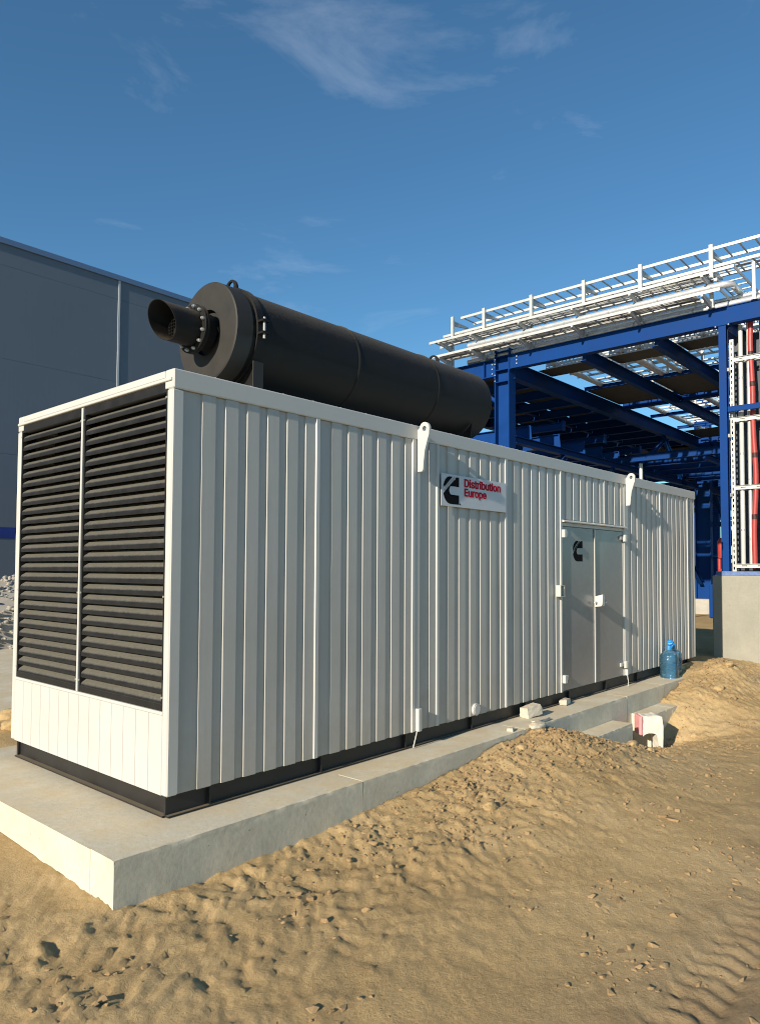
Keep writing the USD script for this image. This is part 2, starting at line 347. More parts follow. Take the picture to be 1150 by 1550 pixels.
# ------------------------------------------------------------------ terrain
PL = (-0.55, 10.42, -0.385, 2.95)            # plinth footprint
ctrl = np.array([
    (2.0, -0.45, -0.36), (2.9, -0.42, -0.29), (3.4, -0.45, -0.20), (3.85, -0.42, -0.19), (4.4, -0.45, -0.22), (4.8, -0.55, -0.36), (4.0, -0.8, -0.16), (4.5, -0.8, -0.26),
    (5.0, -0.75, -0.44), (5.0, -0.9, -0.42), (5.5, -0.72, -0.60), (5.7, -0.9, -0.585), (6.2, -0.72, -0.80), (6.5, -0.72, -0.84), (6.6, -0.95, -0.78), (6.3, -0.95, -0.74), (5.6, -0.5, -0.55), (6.4, -0.5, -0.85),
    (6.9, -0.78, -0.76), (7.15, -0.74, -0.62), (7.35, -0.80, -0.47), (7.6, -0.72, -0.36), (8.0, -0.8, -0.20), (7.5, -0.5, -0.41), (7.0, -0.5, -0.5), (8.1, -0.4, -0.27), (8.6, -0.40, -0.15), (9.2, -0.80, 0.05), (9.3, -0.35, -0.04), (9.7, -0.6, 0.05), (10.1, -0.2, -0.07),
    (10.7, -0.8, -0.34), (11.3, -0.2, -0.16), (12.0, -0.3, -0.26), (12.0, -1.0, -0.36), (9.9, -1.05, -0.26), (9.3, -1.3, -0.27), (8.6, -1.3, -0.30), (10.6, -1.6, -0.48), (9.6, -1.0, -0.12),
    (7.4, -1.15, -0.50), (6.6, -1.3, -0.62), (5.9, -1.25, -0.575), (5.3, -1.3, -0.52), (4.5, -1.3, -0.40), (3.9, -1.3, -0.33), (3.1, -1.3, -0.33), (2.2, -1.3, -0.42), (1.0, -1.0, -0.48),
    (0.0, -0.9, -0.46), (-1.5, -0.9, -0.44), (-3.0, -1.0, -0.42), (6.0, -2.1, -0.55), (8.0, -2.2, -0.47), (10.0, -2.6, -0.46), (4.0, -2.2, -0.47), (2.0, -2.4, -0.50), (0, -2.5, -0.50), (-2.6, -4.4, -0.5),
    (5.0, -4.0, -0.5), (9.0, -5.0, -0.48), (13.0, -3.0, -0.45), (-2.0, 1.0, -0.36), (-2.5, 4.0, -0.36), (0.0, 3.4, -0.34), (3.0, 3.5, -0.4), (6.0, 3.6, -0.4), (10.0, 3.6, -0.35), (0.9, 4.3, -0.27), (0.4, 5.0, -0.30),
    (10.9, 0.6, -0.18), (12.0, 1.4, -0.2), (11.2, 2.6, -0.22), (14.0, 3.0, -0.2), (18.0, 3.0, -0.14), (26.0, 5.0, -0.1), (20.0, -2.0, -0.2), (15.0, -1.0, -0.3),
])
rbf = RBFInterpolator(ctrl[:, :2], ctrl[:, 2], kernel='linear', smoothing=0.002)
def terrain(x, y):
    P = np.stack([x, y], -1).reshape(-1, 2)
    far = np.hypot(P[:, 0] - 5, P[:, 1] - 0)
    near = far < 26
    z = np.full(len(P), -0.32)
    z[near] = rbf(P[near])
    t = np.clip((far - 16) / 10, 0, 1)
    z = z * (1 - t) - 0.32 * t
    z = np.maximum(z, -1.0)
    P3 = np.column_stack([P, np.zeros(len(P))])
    loose = np.clip(1.25 - np.abs(P[:, 1] + 0.8) / 1.5, 0.28, 1) * (far < 20)
    P3 = P3 + 0.22 * np.stack([meshkit.noise(P3 * 3.1, 71), meshkit.noise(P3 * 3.1, 72), 0 * far], -1) + 0.05 * np.stack([meshkit.noise(P3 * 13, 73), meshkit.noise(P3 * 13, 74), 0 * far], -1)
    P3 = P3 @ np.array([[0.81, 0.59, 0], [-0.59, 0.81, 0], [0, 0, 1]])
    big = (meshkit.fbm(P3 * 2.2, 4, 3) - 0.5) * 0.12
    med = (meshkit.fbm(P3 * 9.0, 4, 11) - 0.5) * 0.05
    fine = (meshkit.fbm(P3 * 38.0, 3, 17) - 0.5) * 0.034
    lump = np.clip(meshkit.noise(P3 * 11.0, 23) - 0.70, 0, 1) * 0.055 + np.clip(meshkit.noise(P3 * 27.0, 29) - 0.72, 0, 1) * 0.05
    z = z + loose * (big * 0.45 + med + fine + lump)
    for (ax, ay, dx_, dy_) in ((-2.0, -3.02, 0.985, -0.045), (-2.0, -4.75, 0.985, -0.045)):
        n_ = math.hypot(dx_, dy_); tx, ty = dx_ / n_, dy_ / n_
        s_ = (P[:, 0] - ax) * tx + (P[:, 1] - ay) * ty
        d_ = -(P[:, 0] - ax) * ty + (P[:, 1] - ay) * tx + 0.05 * np.sin(s_ * 0.9)
        inside = np.clip((0.17 - np.abs(d_)) / 0.05, 0, 1) * (np.abs(s_ - 6) < 9) * (0.35 + 0.65 * meshkit.noise(P3 * 1.1, 81))
        tread = np.clip(np.sin(2 * np.pi * (s_ + 0.5 * np.abs(d_)) / 0.13) * 2.0, -1, 1)
        ridge = np.exp(-((np.abs(d_) - 0.22) / 0.05) ** 2) * (np.abs(s_ - 6) < 9)
        z = z - inside * (0.030 - 0.009 * tread) + ridge * 0.016 * meshkit.noise(P3 * 6, 83)
    # keep well under the concrete plinth, except where the mound spills over its edge
    ins = np.minimum.reduce([P[:, 0] - PL[0], PL[1] - P[:, 0], P[:, 1] - PL[2], PL[3] - P[:, 1]])
    spill = (P[:, 0] > 8.3) & (P[:, 1] < 0.02)
    z = np.where((ins > 0.02) & ~spill, np.minimum(z, -0.42), z)
    z = np.where((ins > 0.02) & spill, np.minimum(z, -0.06), z)
    return z.reshape(np.shape(x))
def grade(lo, hi, step, far_lo, far_hi, g=1.16):
    mid = np.arange(lo, hi + 1e-9, step)
    a, s = [], step
    x = hi
    while x < far_hi: s *= g; x += s; a.append(x)
    b, s = [], step
    x = lo
    while x > far_lo: s *= g; x -= s; b.append(x)
    return np.array(b[::-1] + list(mid) + a)
gx = grade(-1.6, 12.2, 0.028, -900, 900, 1.06)
gy = grade(-4.0, 0.1, 0.028, -900, 900, 1.06)
GX, GY = np.meshgrid(gx, gy, indexing='ij')
GZ = terrain(GX, GY)
nx, ny = GX.shape
idx = np.arange(nx * ny).reshape(nx, ny)
q = np.stack([idx[:-1, :-1], idx[1:, :-1], idx[1:, 1:], idx[:-1, 1:]], -1).reshape(-1, 4)
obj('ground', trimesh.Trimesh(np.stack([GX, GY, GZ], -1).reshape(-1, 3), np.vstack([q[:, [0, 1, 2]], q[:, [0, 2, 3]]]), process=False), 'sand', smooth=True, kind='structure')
def gz(x, y): return float(terrain(np.array([x]), np.array([y]))[0])

# loose pebbles and clods on the sand: nobody could count them
def rock(size, seed, sub=1, squash=(1, 1, 0.7)):
    m = trimesh.creation.icosphere(subdivisions=sub)
    v = m.vertices
    n = meshkit.fbm(v * 1.3 + seed * 7.31, 3, seed % 97)
    m.vertices = v * (0.62 + 0.76 * n)[:, None] * np.array(squash) * size
    return m
MBp = []
base_rocks = []
for i in range(16):
    g_ = np.random.default_rng(500 + i)
    P_ = g_.normal(size=(11 + i % 5, 3)); P_ /= np.linalg.norm(P_, axis=1, keepdims=True)
    base_rocks.append(trimesh.convex.convex_hull(P_ * (0.7 + 0.3 * g_.random((len(P_), 1))) * [1.0 + 0.5 * g_.random(), 0.6 + 0.4 * g_.random(), 0.4 + 0.4 * g_.random()]))
clus = [(rng.uniform(-1.5, 11.5), rng.uniform(-4.0, -0.6)) for _ in range(90)]
for i in range(6500):
    x, y = (rng.uniform(1.0, 12.0), -0.42 - abs(rng.normal(0, 1.0))) if i < 4000 else (np.array(clus[rng.integers(0, 90)]) + rng.normal(0, 0.16, 2))
    if y > -0.42: continue
    if y < -4.3: continue
    if 4.9 < x < 7.6 and y > -0.72: continue
    s = 0.006 + 0.016 * rng.random() ** 3 + (0.020 * rng.random() if rng.random() < 0.03 else 0)
    if i >= 4000: s *= 1.7
    m = base_rocks[rng.integers(0, 16)]
    a = rng.uniform(0, 6.28)
    R = np.array([[math.cos(a), -math.sin(a), 0], [math.sin(a), math.cos(a), 0], [0, 0, 1]])
    MBp.append((m.vertices @ R.T * s, m.faces, x, y))
for i in range(2300):                       # clods crumbled off the heaps
    if i % 3: x, y = rng.normal(4.2, 1.1), -0.46 - abs(rng.normal(0, 0.42))
    else: x, y = rng.normal(9.4, 0.9), -0.40 - abs(rng.normal(0, 0.6))
    if (4.85 < x < 7.7 and y > -0.76) or y < -2.4: continue
    sz = 0.012 + 0.022 * rng.random() ** 2.2
    m = base_rocks[rng.integers(0, 16)]; a = rng.uniform(0, 6.28)
    Rm = np.array([[math.cos(a), -math.sin(a), 0], [math.sin(a), math.cos(a), 0], [0, 0, 1]])
    MBp.append((m.vertices @ Rm.T * sz, m.faces, x, y))
zs = terrain(np.array([p[2] for p in MBp]), np.array([p[3] for p in MBp]))
V, Fc, o = [], [], 0
for (v, f, x, y), z in zip(MBp, zs):
    V.append(v + [x, y, z + 0.15 * abs(v[:, 2]).max()]); Fc.append(f + o); o += len(v)
obj('pebbles', trimesh.Trimesh(np.vstack(V), np.vstack(Fc), process=False), 'pebble', kind='stuff', label='small loose pebbles and clods strewn over the sand', cat='pebbles')

# ------------------------------------------------------------------ concrete plinth, ledge, pavement
p = thing('plinth', 'pale concrete plinth under the long white container', 'plinth', (PL[0], PL[2], -0.15), kind='structure')
joints = [PL[0], 1.48, 3.9, 6.42, 7.70, PL[1]]
def ragged(x0, x1, y0, y1, z0, z1, seed, amp=0.010):
    m = boxm(x0, x1, y0, y1, z0, z1)
    v, f = trimesh.remesh.subdivide_to_size(m.vertices, m.faces, 0.05, max_iter=12)
    m = trimesh.Trimesh(v, f, process=False); m.merge_vertices()
    v = np.array(m.vertices)
    edge = np.exp(-((v[:, 1] - y0) / 0.02) ** 2) * np.exp(-((v[:, 2] - z1) / 0.02) ** 2)
    n = meshkit.fbm(v * [16, 16, 16], 4, seed)
    chip = (0.3 * n + np.clip(n - 0.52, 0, 1) * 3.2) * amp
    v[:, 1] += edge * chip; v[:, 2] -= edge * chip * 0.9
    face = (np.abs(v[:, 1] - y0) < 1e-4) & (v[:, 2] < z1 - 0.01)
    v[:, 1] += face * (meshkit.fbm(v * 2.5, 3, seed + 5) - 0.5) * 0.007
    m.vertices = v
    return m
for a, b in zip(joints[:-1], joints[1:]):
    m = ragged(a + (0.004 if a > PL[0] else 0), b - (0.004 if b < PL[1] else 0), PL[2], -0.10, -0.95, -0.15, int(a * 10) + 30)
    obj('edge_block', m, 'concrete_light', p, smooth=45)
obj('slab', boxm(PL[0], PL[1], -0.096, PL[3], -0.9, -0.154), 'concrete_light', p)
led = thing('ledge', 'low concrete ledge stepping out from the plinth foot, half buried in sand', 'ledge', (4.3, -0.66, -0.39), kind='structure')
for a, b in ((4.3, 5.97), (6.55, 7.30), (7.308, 9.4)):
    obj('edge_block', ragged(a, b, -0.655, PL[2] - 0.003, -1.05, -0.388, int(a * 10) + 60), 'concrete_light', led)
pav = thing('pavement', 'pale concrete pavement strip behind the container', 'pavement', (-20, 5.4, -0.3), kind='structure')
for i in range(12):
    obj('paving_slab', boxm(-20 + 5 * i, -15.012 + 5 * i, 5.35, 12.6, -0.5, -0.245, 0.01), 'concrete_light', pav)

# gravel pile in front of the warehouse
V, Fc, o = [], [], 0
core = trimesh.creation.icosphere(subdivisions=4)
cv = core.vertices * np.array([6.8, 2.2, 1.75]) * (0.92 + 0.16 * meshkit.fbm(core.vertices * 3, 3, 5))[:, None] + np.array([7.2, 14.6, -0.32])
V.append(cv); Fc.append(core.faces); o = len(cv)
gr = [rock(1.0, 300 + i, 1) for i in range(6)]
cn = core.vertex_normals
cand = [i for i in range(len(cv)) if cv[i][2] > -0.35 and cv[i][1] < 15.4 and cv[i][0] < 8.5]
for k in range(5200):
    i = cand[rng.integers(0, len(cand))]
    pt = cv[i] + rng.normal(0, 0.09, 3) * [1, 1, 0.3]
    m = gr[k % 6]
    V.append(m.vertices * rng.uniform(0.02, 0.055) + pt); Fc.append(m.faces + o); o += len(m.vertices)
obj('gravel_pile', trimesh.Trimesh(np.vstack(V), np.vstack(Fc), process=False), 'gravel', kind='stuff', label='heap of grey gravel before the warehouse wall, left of the container', cat='gravel')

# ------------------------------------------------------------------ warehouse
YW = 20.0
wh = thing('warehouse', 'big blue grey clad warehouse with a flat roof behind the container', 'warehouse', (0, YW, -0.3))
XJ = [-45, -32.0, -18.4, -4.3, 9.78, 23.86, 30]
rows = [(-0.3, 0.83), (0.838, 2.44), (2.79, 5.1), (5.106, 8.1), (8.106, 11.06), (11.066, 11.74)]
for a, b in zip(XJ[:-1], XJ[1:]):
    for k, (z0, z1) in enumerate(rows):
        obj('wall_panel', boxm(a + 0.012, b - 0.012, YW + (0.0 if k else 0.03), YW + 0.12, z0, z1), 'cladding_dark' if k == 0 else 'cladding', wh)
    obj('joint_strip', boxm(a - 0.035, a + 0.035, YW - 0.03, YW - 0.002, 0.85, 11.738), 'joint_white', wh)
    obj('band', boxm(a + 0.003, b - 0.003, YW - 0.012, YW + 0.1, 2.444, 2.786), 'band_blue', wh)
obj('parapet_trim', boxm(-45, 30.05, YW - 0.06, YW + 0.45, 11.744, 11.93, 0.01), 'cladding_trim', wh)
obj('core', boxm(-44.9, 29.9, YW + 0.125, YW + 30, -0.3, 11.6), 'cladding_dark', wh)

# ------------------------------------------------------------------ generator container
LC, WC, HC = 10.18, 2.57, 2.9
gc = thing('generator_container', 'long white ribbed generator container with black louvres on its end', 'container', (0, 0, -0.15))
obj('core', boxm(0.30, LC - 0.05, 0.05, WC - 0.05, 0.02, HC - 0.06), 'interior_black', gc)
# skid
sk = MB()
sk.box(0.03, LC - 0.03, 0.055, 0.075, -0.148, 0.0).box(0.03, LC - 0.03, 0.02, 0.055, -0.150, -0.138).box(0.03, LC - 0.03, 0.02, 0.055, -0.012, -0.002)
sk.box(0.05, 0.07, 0.08, WC - 0.08, -0.148, 0.0).box(0.01, 0.05, 0.06, WC - 0.06, -0.150, -0.138)
sk.box(0.03, LC - 0.03, WC - 0.08, WC - 0.05, -0.148, 0.0).box(0.075, LC - 0.03, 0.08, WC - 0.085, -0.02, -0.004)
for x in np.arange(0.35, LC, 1.05): sk.box(x, x + 0.012, 0.022, 0.0545, -0.137, -0.013)
obj('skid', sk, 'skid_black', gc)
# corrugated sheets of the long side: bright flank lines where the sheet steps out of a pan
DEP, RUN, PROUD = 0.0145, 0.006, 0.112
def rib_panel(x0, x1, flanks, z0, z1, proud=PROUD, start_proud=False):
    prof = [(x0, 0.0 if start_proud else DEP)]
    for i, f in enumerate(flanks):
        prof.append((f - RUN / 2, DEP)); prof.append((f + RUN / 2, 0.0))
        nxt = flanks[i + 1] if i + 1 < len(flanks) else x1 + 0.2
        e = min(f + proud, nxt - 0.055)
        if e + RUN < x1:
            prof.append((e, 0.0)); prof.append((e + RUN * 1.6, DEP))
        else:
            prof.append((x1, 0.0)); break
    if prof[-1][0] < x1: prof.append((x1, prof[-1][1]))
    prof = [(x, y) for x, y in prof if x <= x1 + 1e-6]
    poly = Polygon([(x, y) for x, y in prof] + [(x1, 0.03), (x0, 0.03)])
    m = trimesh.creation.extrude_polygon(poly, z1 - z0, engine='earcut')
    m.apply_translation((0, 0, z0))
    return m
ZB, ZT = 0.0, 2.762
sheets = [(0.085, 1.297, [0.233, 0.428, 0.618, 0.808, 0.998, 1.189]),
          (1.297, 2.506, [1.478, 1.668, 1.848, 2.036, 2.223, 2.411]),
          (2.62, 2.873, [2.771]),
          (2.873, 4.099, [3.060, 3.248, 3.437, 3.625, 3.813, 4.003]),
          (4.099, 5.345, [4.286, 4.477, 4.667, 4.857, 5.045, 5.238]),
          (7.40, 8.563, [7.490, 7.696, 7.887, 8.082, 8.280, 8.466]),
          (8.563, 9.780, [8.744, 8.922, 9.098, 9.285, 9.472, 9.650]),
          (9.780, LC - 0.02, [9.945, 10.105])]
for a, b, fl in sheets:
    obj('side_sheet', rib_panel(a, b, fl, ZB, ZT), 'white_paint', gc)
obj('side_sheet', rib_panel(5.362, 6.573, [5.520, 5.703, 5.895, 6.083, 6.271, 6.462], 2.158, ZT), 'white_paint', gc)
obj('side_sheet', rib_panel(6.573, 7.22, [6.734, 6.925, 7.112], 2.158, ZT), 'white_paint', gc)
for x in (1.297, 2.506, 2.873, 4.099, 5.345, 8.563, 9.780):      # battens over the sheet joints
    b = cone_b = trimesh.convex.convex_hull(np.array([(x - 0.004, 0.002, z) for z in (ZB, ZT)] + [(x + 0.002, -0.012, z) for z in (ZB, ZT)] + [(x + 0.036, -0.012, z) for z in (ZB, ZT)] + [(x + 0.040, 0.002, z) for z in (ZB, ZT)]))
    obj('joint_batten', b, 'white_trim', gc)
b = boxm(6.573, 6.60, -0.010, 0.004, 2.16, ZT, 0.003); obj('joint_batten', b, 'white_trim', gc)
obj('side_post', boxm(2.548, 2.62, -0.008, 0.05, ZB, ZT, 0.004), 'white_trim', gc)
obj('side_post', boxm(7.225, 7.36, -0.006, 0.05, ZB, ZT, 0.004), 'white_trim', gc)
obj('side_post', boxm(7.36, 7.40, 0.014, 0.03, ZB, ZT), 'white_paint', gc)
# far end, back and roof
obj('back_wall', boxm(0.06, LC - 0.02, WC - 0.03, WC, 0.0, ZT), 'white_paint', gc)
obj('end_wall', boxm(LC - 0.02, LC, 0.012, WC, 0.0, ZT), 'white_paint', gc)
obj('top_rail', boxm(0.0, LC, -0.014, 0.10, ZT + 0.002, HC, 0.008), 'white_trim', gc)
obj('top_rail', boxm(0.0, LC, WC - 0.10, WC + 0.01, ZT + 0.002, HC, 0.008), 'white_trim', gc)
obj('top_rail', boxm(-0.002, 0.10, 0.104, WC - 0.104, 2.842, HC - 0.003, 0.006), 'white_trim', gc)
obj('roof', boxm(0.02, LC - 0.02, 0.106, WC - 0.106, HC - 0.05, HC - 0.012), 'roof_white', gc)
bl = MB()
for x in np.arange(0.35, LC - 0.1, 0.31): bl.add(lathe([(0, 0.010), (0.010, 0.008), (0.014, 0.0), (0.014, -0.004)], (x, 0.022, HC), 8))
obj('roof_bolt', bl, 'white_trim', gc, kind='stuff')
# corner posts and end frame
obj('corner_post', boxm(-0.004, 0.085, -0.010, 0.062, 0.0, ZT, 0.010), 'white_trim', gc)
obj('corner_post', boxm(-0.004, 0.085, WC - 0.062, WC + 0.006, 0.0, ZT, 0.010), 'white_trim', gc)
obj('end_lintel', boxm(-0.012, 0.10, 0.004, WC - 0.004, ZT + 0.055, ZT + 0.078, 0.004), 'white_trim', gc)
obj('end_frame', boxm(-0.001, 0.02, 0.064, WC - 0.064, 2.815, 2.84), 'white_trim', gc)
obj('mullion', boxm(-0.006, 0.10, 1.303, 1.328, 0.562, 2.81, 0.003), 'white_trim', gc)
obj('sill_rail', boxm(-0.003, 0.10, 0.064, WC - 0.064, 0.535, 0.558, 0.003), 'white_trim', gc)
ys = np.linspace(0.064, WC - 0.064, 15)
for i in range(14):
    m = trimesh.convex.convex_hull(np.array([(x, y, z) for z in (0.0, 0.533) for x, y in ((0.008, ys[i] + 0.0012), (0.008, ys[i + 1] - 0.0012), (0.001, ys[i] + 0.004), (0.001, ys[i + 1] - 0.004))]))
    obj('end_board', m, 'white_trim', gc)
# louvres
def louvre(y0, y1, n=26, z0=0.562, z1=2.81):
    lv = MB()
    lv.box(0.004, 0.115, y0, y0 + 0.022, z0, z1).box(0.004, 0.115, y1 - 0.022, y1, z0, z1)
    lv.box(0.004, 0.115, y0 + 0.022, y1 - 0.022, z0, z0 + 0.045).box(0.004, 0.115, y0 + 0.022, y1 - 0.022, z1 - 0.062, z1)
    f = obj('louvre', lv, 'louvre_black', gc)
    zz = np.linspace(z0 + 0.062, z1 - 0.108, n)
    for z in zz:
        prof = [(0.108, 0.066), (0.020, 0.010), (0.010, -0.004), (0.0075, -0.020), (0.009, -0.034), (0.015, -0.034), (0.0135, -0.020), (0.018, -0.002), (0.108, 0.054)]
        poly = Polygon([(x, zq) for x, zq in prof])
        m = trimesh.creation.extrude_polygon(poly, y1 - y0 - 0.048, engine='earcut')
        T = np.array([[1, 0, 0, 0], [0, 0, -1, y1 - 0.024], [0, 1, 0, z], [0, 0, 0, 1]], float)
        m.apply_transform(T)
        obj('slat', m, 'louvre_black', f, smooth=35)
    for y in (y0 + 0.011, y1 - 0.011):
        for z in (z0 + 0.09, (z0 + z1) / 2 - 0.35, z1 - 0.10):
            obj('screw', cyl((-0.003, y, z), (0.006, y, z), 0.008, 8), 'bolt_steel', f)
louvre(0.064, 1.300)
louvre(1.331, WC - 0.064)
# door opening
obj('door_frame', MB().box(5.388, 5.412, 0.004, 0.05, 0.0, 2.12).box(7.20, 7.223, 0.004, 0.05, 0.0, 2.12).box(5.414, 7.198, 0.008, 0.05, 2.075, 2.12), 'white_trim', gc)
hd = trimesh.creation.extrude_polygon(Polygon([(0.02, 2.125), (-0.036, 2.120), (-0.042, 2.132), (-0.030, 2.146), (0.02, 2.156)]), 1.86, engine='earcut')
hd.apply_transform(np.array([[0, 0, 1, 5.386], [1, 0, 0, 0], [0, 1, 0, 0], [0, 0, 0, 1]], float))
obj('door_canopy', hd, 'white_trim', gc)
d1 = obj('door', boxm(5.416, 6.286, 0.012, 0.045, 0.004, 2.07, 0.004), 'door_grey', gc)
d2 = obj('door', boxm(6.292, 7.196, 0.010, 0.045, 0.004, 2.07, 0.004), 'door_grey', gc)
obj('meeting_strip', boxm(6.289, 6.318, -0.003, 0.009, 0.01, 2.065, 0.003), 'white_trim', d2)
for dd, x, sgn in ((d1, 5.405, 1), (d2, 7.205, -1)):
    for z in (1.975, 0.16):
        h = MB().box(x - 0.030, x + 0.030, -0.052, -0.002, z - 0.05, z + 0.05, c=0.006).cyl((x + sgn * 0.034, -0.032, z - 0.045), (x + sgn * 0.034, -0.032, z + 0.045), 0.014, 10)
        h.box(x + sgn * 0.05, x + sgn * 0.13, -0.010, 0.010, z - 0.022, z + 0.03, c=0.003)
        obj('hinge', h, 'white_trim', dd)
hp = trimesh.convex.convex_hull(np.array([(x, y, z) for x, y, z in [
    (6.275, 0.0, 1.02), (6.345, 0.0, 1.02), (6.275, 0.0, 1.16), (6.345, 0.0, 1.16), (6.262, -0.105, 1.035), (6.352, -0.105, 1.035),
    (6.285, -0.115, 1.19), (6.335, -0.115, 1.19), (6.255, -0.09, 1.08), (6.360, -0.09, 1.08), (6.27, -0.118, 1.06), (6.345, -0.118, 1.06)]]))
obj('door_handle', hp, 'white_trim', d2, smooth=50)
obj('latch', MB().cyl((6.36, -0.055, 1.085), (6.46, -0.055, 1.085), 0.016, 10).cyl((6.46, -0.055, 1.085), (6.50, -0.055, 1.085), 0.022, 10).cyl((6.20, -0.04, 1.085), (6.26, -0.04, 1.085), 0.012, 8), 'white_trim', d2)
bx = MB().box(5.225, 5.375, -0.062, -0.056, 1.19, 1.33).box(5.225, 5.231, -0.056, -0.014, 1.19, 1.33).box(5.369, 5.375, -0.056, -0.014, 1.19, 1.33).box(5.231, 5.369, -0.056, -0.014, 1.19, 1.196).box(5.231, 5.369, -0.056, -0.014, 1.324, 1.33)
obj('junction_box', MB().add(boxm(5.225, 5.235, -0.075, -0.004, 1.19, 1.33, 0.002), boxm(5.235, 5.345, -0.075, -0.067, 1.19, 1.198), boxm(5.235, 5.345, -0.067, -0.004, 1.19, 1.198), boxm(5.235, 5.345, -0.067, -0.004, 1.322, 1.33), boxm(5.335, 5.345, -0.067, -0.004, 1.198, 1.322)), 'white_trim', gc)
# emblem on the door and on the sign
def emblem_poly(x0, x1, z0, z1):
    w, h = x1 - x0, z1 - z0
    outer = Polygon([(1, 0), (1, 1)] + [(0.44 - 0.44 * math.sin(a), 0.5 + 0.5 * math.cos(a)) for a in np.linspace(0, math.pi, 24)])
    slot = Polygon([(1.1, 0.34), (1.1, 0.65)] + [(0.52 - 0.14 * math.sin(a), 0.495 + 0.155 * math.cos(a)) for a in np.linspace(0, math.pi, 12)])
    band = affinity.rotate(sbox(-0.06, -0.075, 0.95, 0.075), 38, origin=(0, 0))
    band = affinity.translate(band, 0.02, 0.46)
    g = outer.difference(slot).difference(band)
    return affinity.affine_transform(g, [w, 0, 0, h, x0, z0]), affinity.affine_transform(band.intersection(outer.buffer(0.05)), [w, 0, 0, h, x0, z0])
def flat(poly, y, t):
    ms = []
    for g in getattr(poly, 'geoms', [poly]):
        m = trimesh.creation.extrude_polygon(g, t, engine='earcut')
        m.apply_transform(np.array([[1, 0, 0, 0], [0, 0, -1, y], [0, 1, 0, 0], [0, 0, 0, 1]], float))
        ms.append(m)
    return trimesh.util.concatenate(ms)
def word(text, x, z, height, width, y, bold=True, ang=0.0, t=0.0012):
    m = meshkit.text_mesh(text, height, t, bold)
    m.apply_scale([width / (m.bounds[1][0] - m.bounds[0][0]), 1, 1])
    m.apply_translation([-m.bounds[0][0], 0, 0])
    c, s = math.cos(ang), math.sin(ang)
    m.apply_transform(np.array([[c, -s, 0, x], [0, 0, -1, y], [s, c, 0, z], [0, 0, 0, 1]], float))
    return m
sg = obj('sign', boxm(2.927, 4.090, -0.024, -0.018, 2.158, 2.484, 0.0015), 'sign_white', gc)
EA, EB = emblem_poly(2.953, 3.216, 2.184, 2.461)
obj('emblem', flat(EA, -0.0245, 0.0012), 'ink_black', sg)
obj('emblem_word', word('Cummins', 2.972, 2.306, 0.044, 0.232, -0.0246, True, 0.628), 'grey_metal', sg)
def heavy(text, x, z, h, w):
    return trimesh.util.concatenate([word(text, x + dx, z + dz, h, w, -0.0245 - 0.0002 * i) for i, (dx, dz) in enumerate(((0, 0), (0.0045, 0), (-0.0045, 0), (0.002, 0.002), (-0.002, -0.002)))])
obj('lettering', heavy('Distribution', 3.309, 2.376, 0.079, 0.664), 'ink_red', sg)
obj('lettering', heavy('Europe', 3.311, 2.281, 0.076, 0.392), 'ink_red', sg)
obj('trade_mark', word('®', 3.226, 2.178, 0.02, 0.016, -0.0245, False), 'ink_black', sg)
EA, EB = emblem_poly(5.700, 5.965, 1.631, 1.897)
obj('emblem', flat(EA, 0.0115, 0.0012), 'ink_black', d1)
obj('emblem_word', word('Cummins', 5.722, 1.748, 0.036, 0.22, 0.0114, True, 0.628), 'ink_black', d1)
# lifting lugs
def lug(x):
    out = [(0.0, 2.455), (0.055, 2.455), (0.068, 2.475), (0.076, 2.56), (0.090, 2.66), (0.122, 2.76), (0.138, 2.80)]
    out += [(0.082 + 0.060 * math.cos(a), 2.86 + 0.065 * math.sin(a)) for a in np.linspace(-0.15, math.pi * 0.93, 14)] + [(0.0, 2.855)]
    poly = Polygon(out, [[(0.082 + 0.024 * math.cos(a), 2.862 + 0.026 * math.sin(a)) for a in np.linspace(0, 2 * math.pi, 14, endpoint=False)]])
    m = trimesh.creation.extrude_polygon(poly, 0.028, engine='earcut')
    m.apply_transform(np.array([[0, 0, 1, x], [-1, 0, 0, -0.014], [0, 1, 0, 0], [0, 0, 0, 1]], float))
    obj('lifting_lug', m, 'white_trim', gc)
lug(2.572); lug(7.27)
obj('foot_lug', MB().box(2.552, 2.60, -0.055, -0.009, 0.004, 0.215, c=0.004), 'white_trim', gc)
obj('foot_lug', MB().box(7.228, 7.262, -0.04, -0.008, 0.0, 0.10, c=0.004), 'white_trim', gc)
obj('earth_strap', tube([(2.556, -0.03, 0.004), (2.545, -0.02, -0.06), (2.53, -0.006, -0.146)], 0.006, 6), 'white_trim', gc)
obj('earth_strap', tube([(7.24, -0.03, 0.0), (7.22, -0.05, -0.07), (7.19, -0.06, -0.146)], 0.006, 6), 'white_trim', gc)
obj('drain_cap', MB().cyl((3.53, 0.004, 0.064), (3.53, -0.026, 0.064), 0.062, 20).cyl((3.53, -0.026, 0.064), (3.53, -0.032, 0.064), 0.050, 20), 'white_trim', gc, smooth=30)

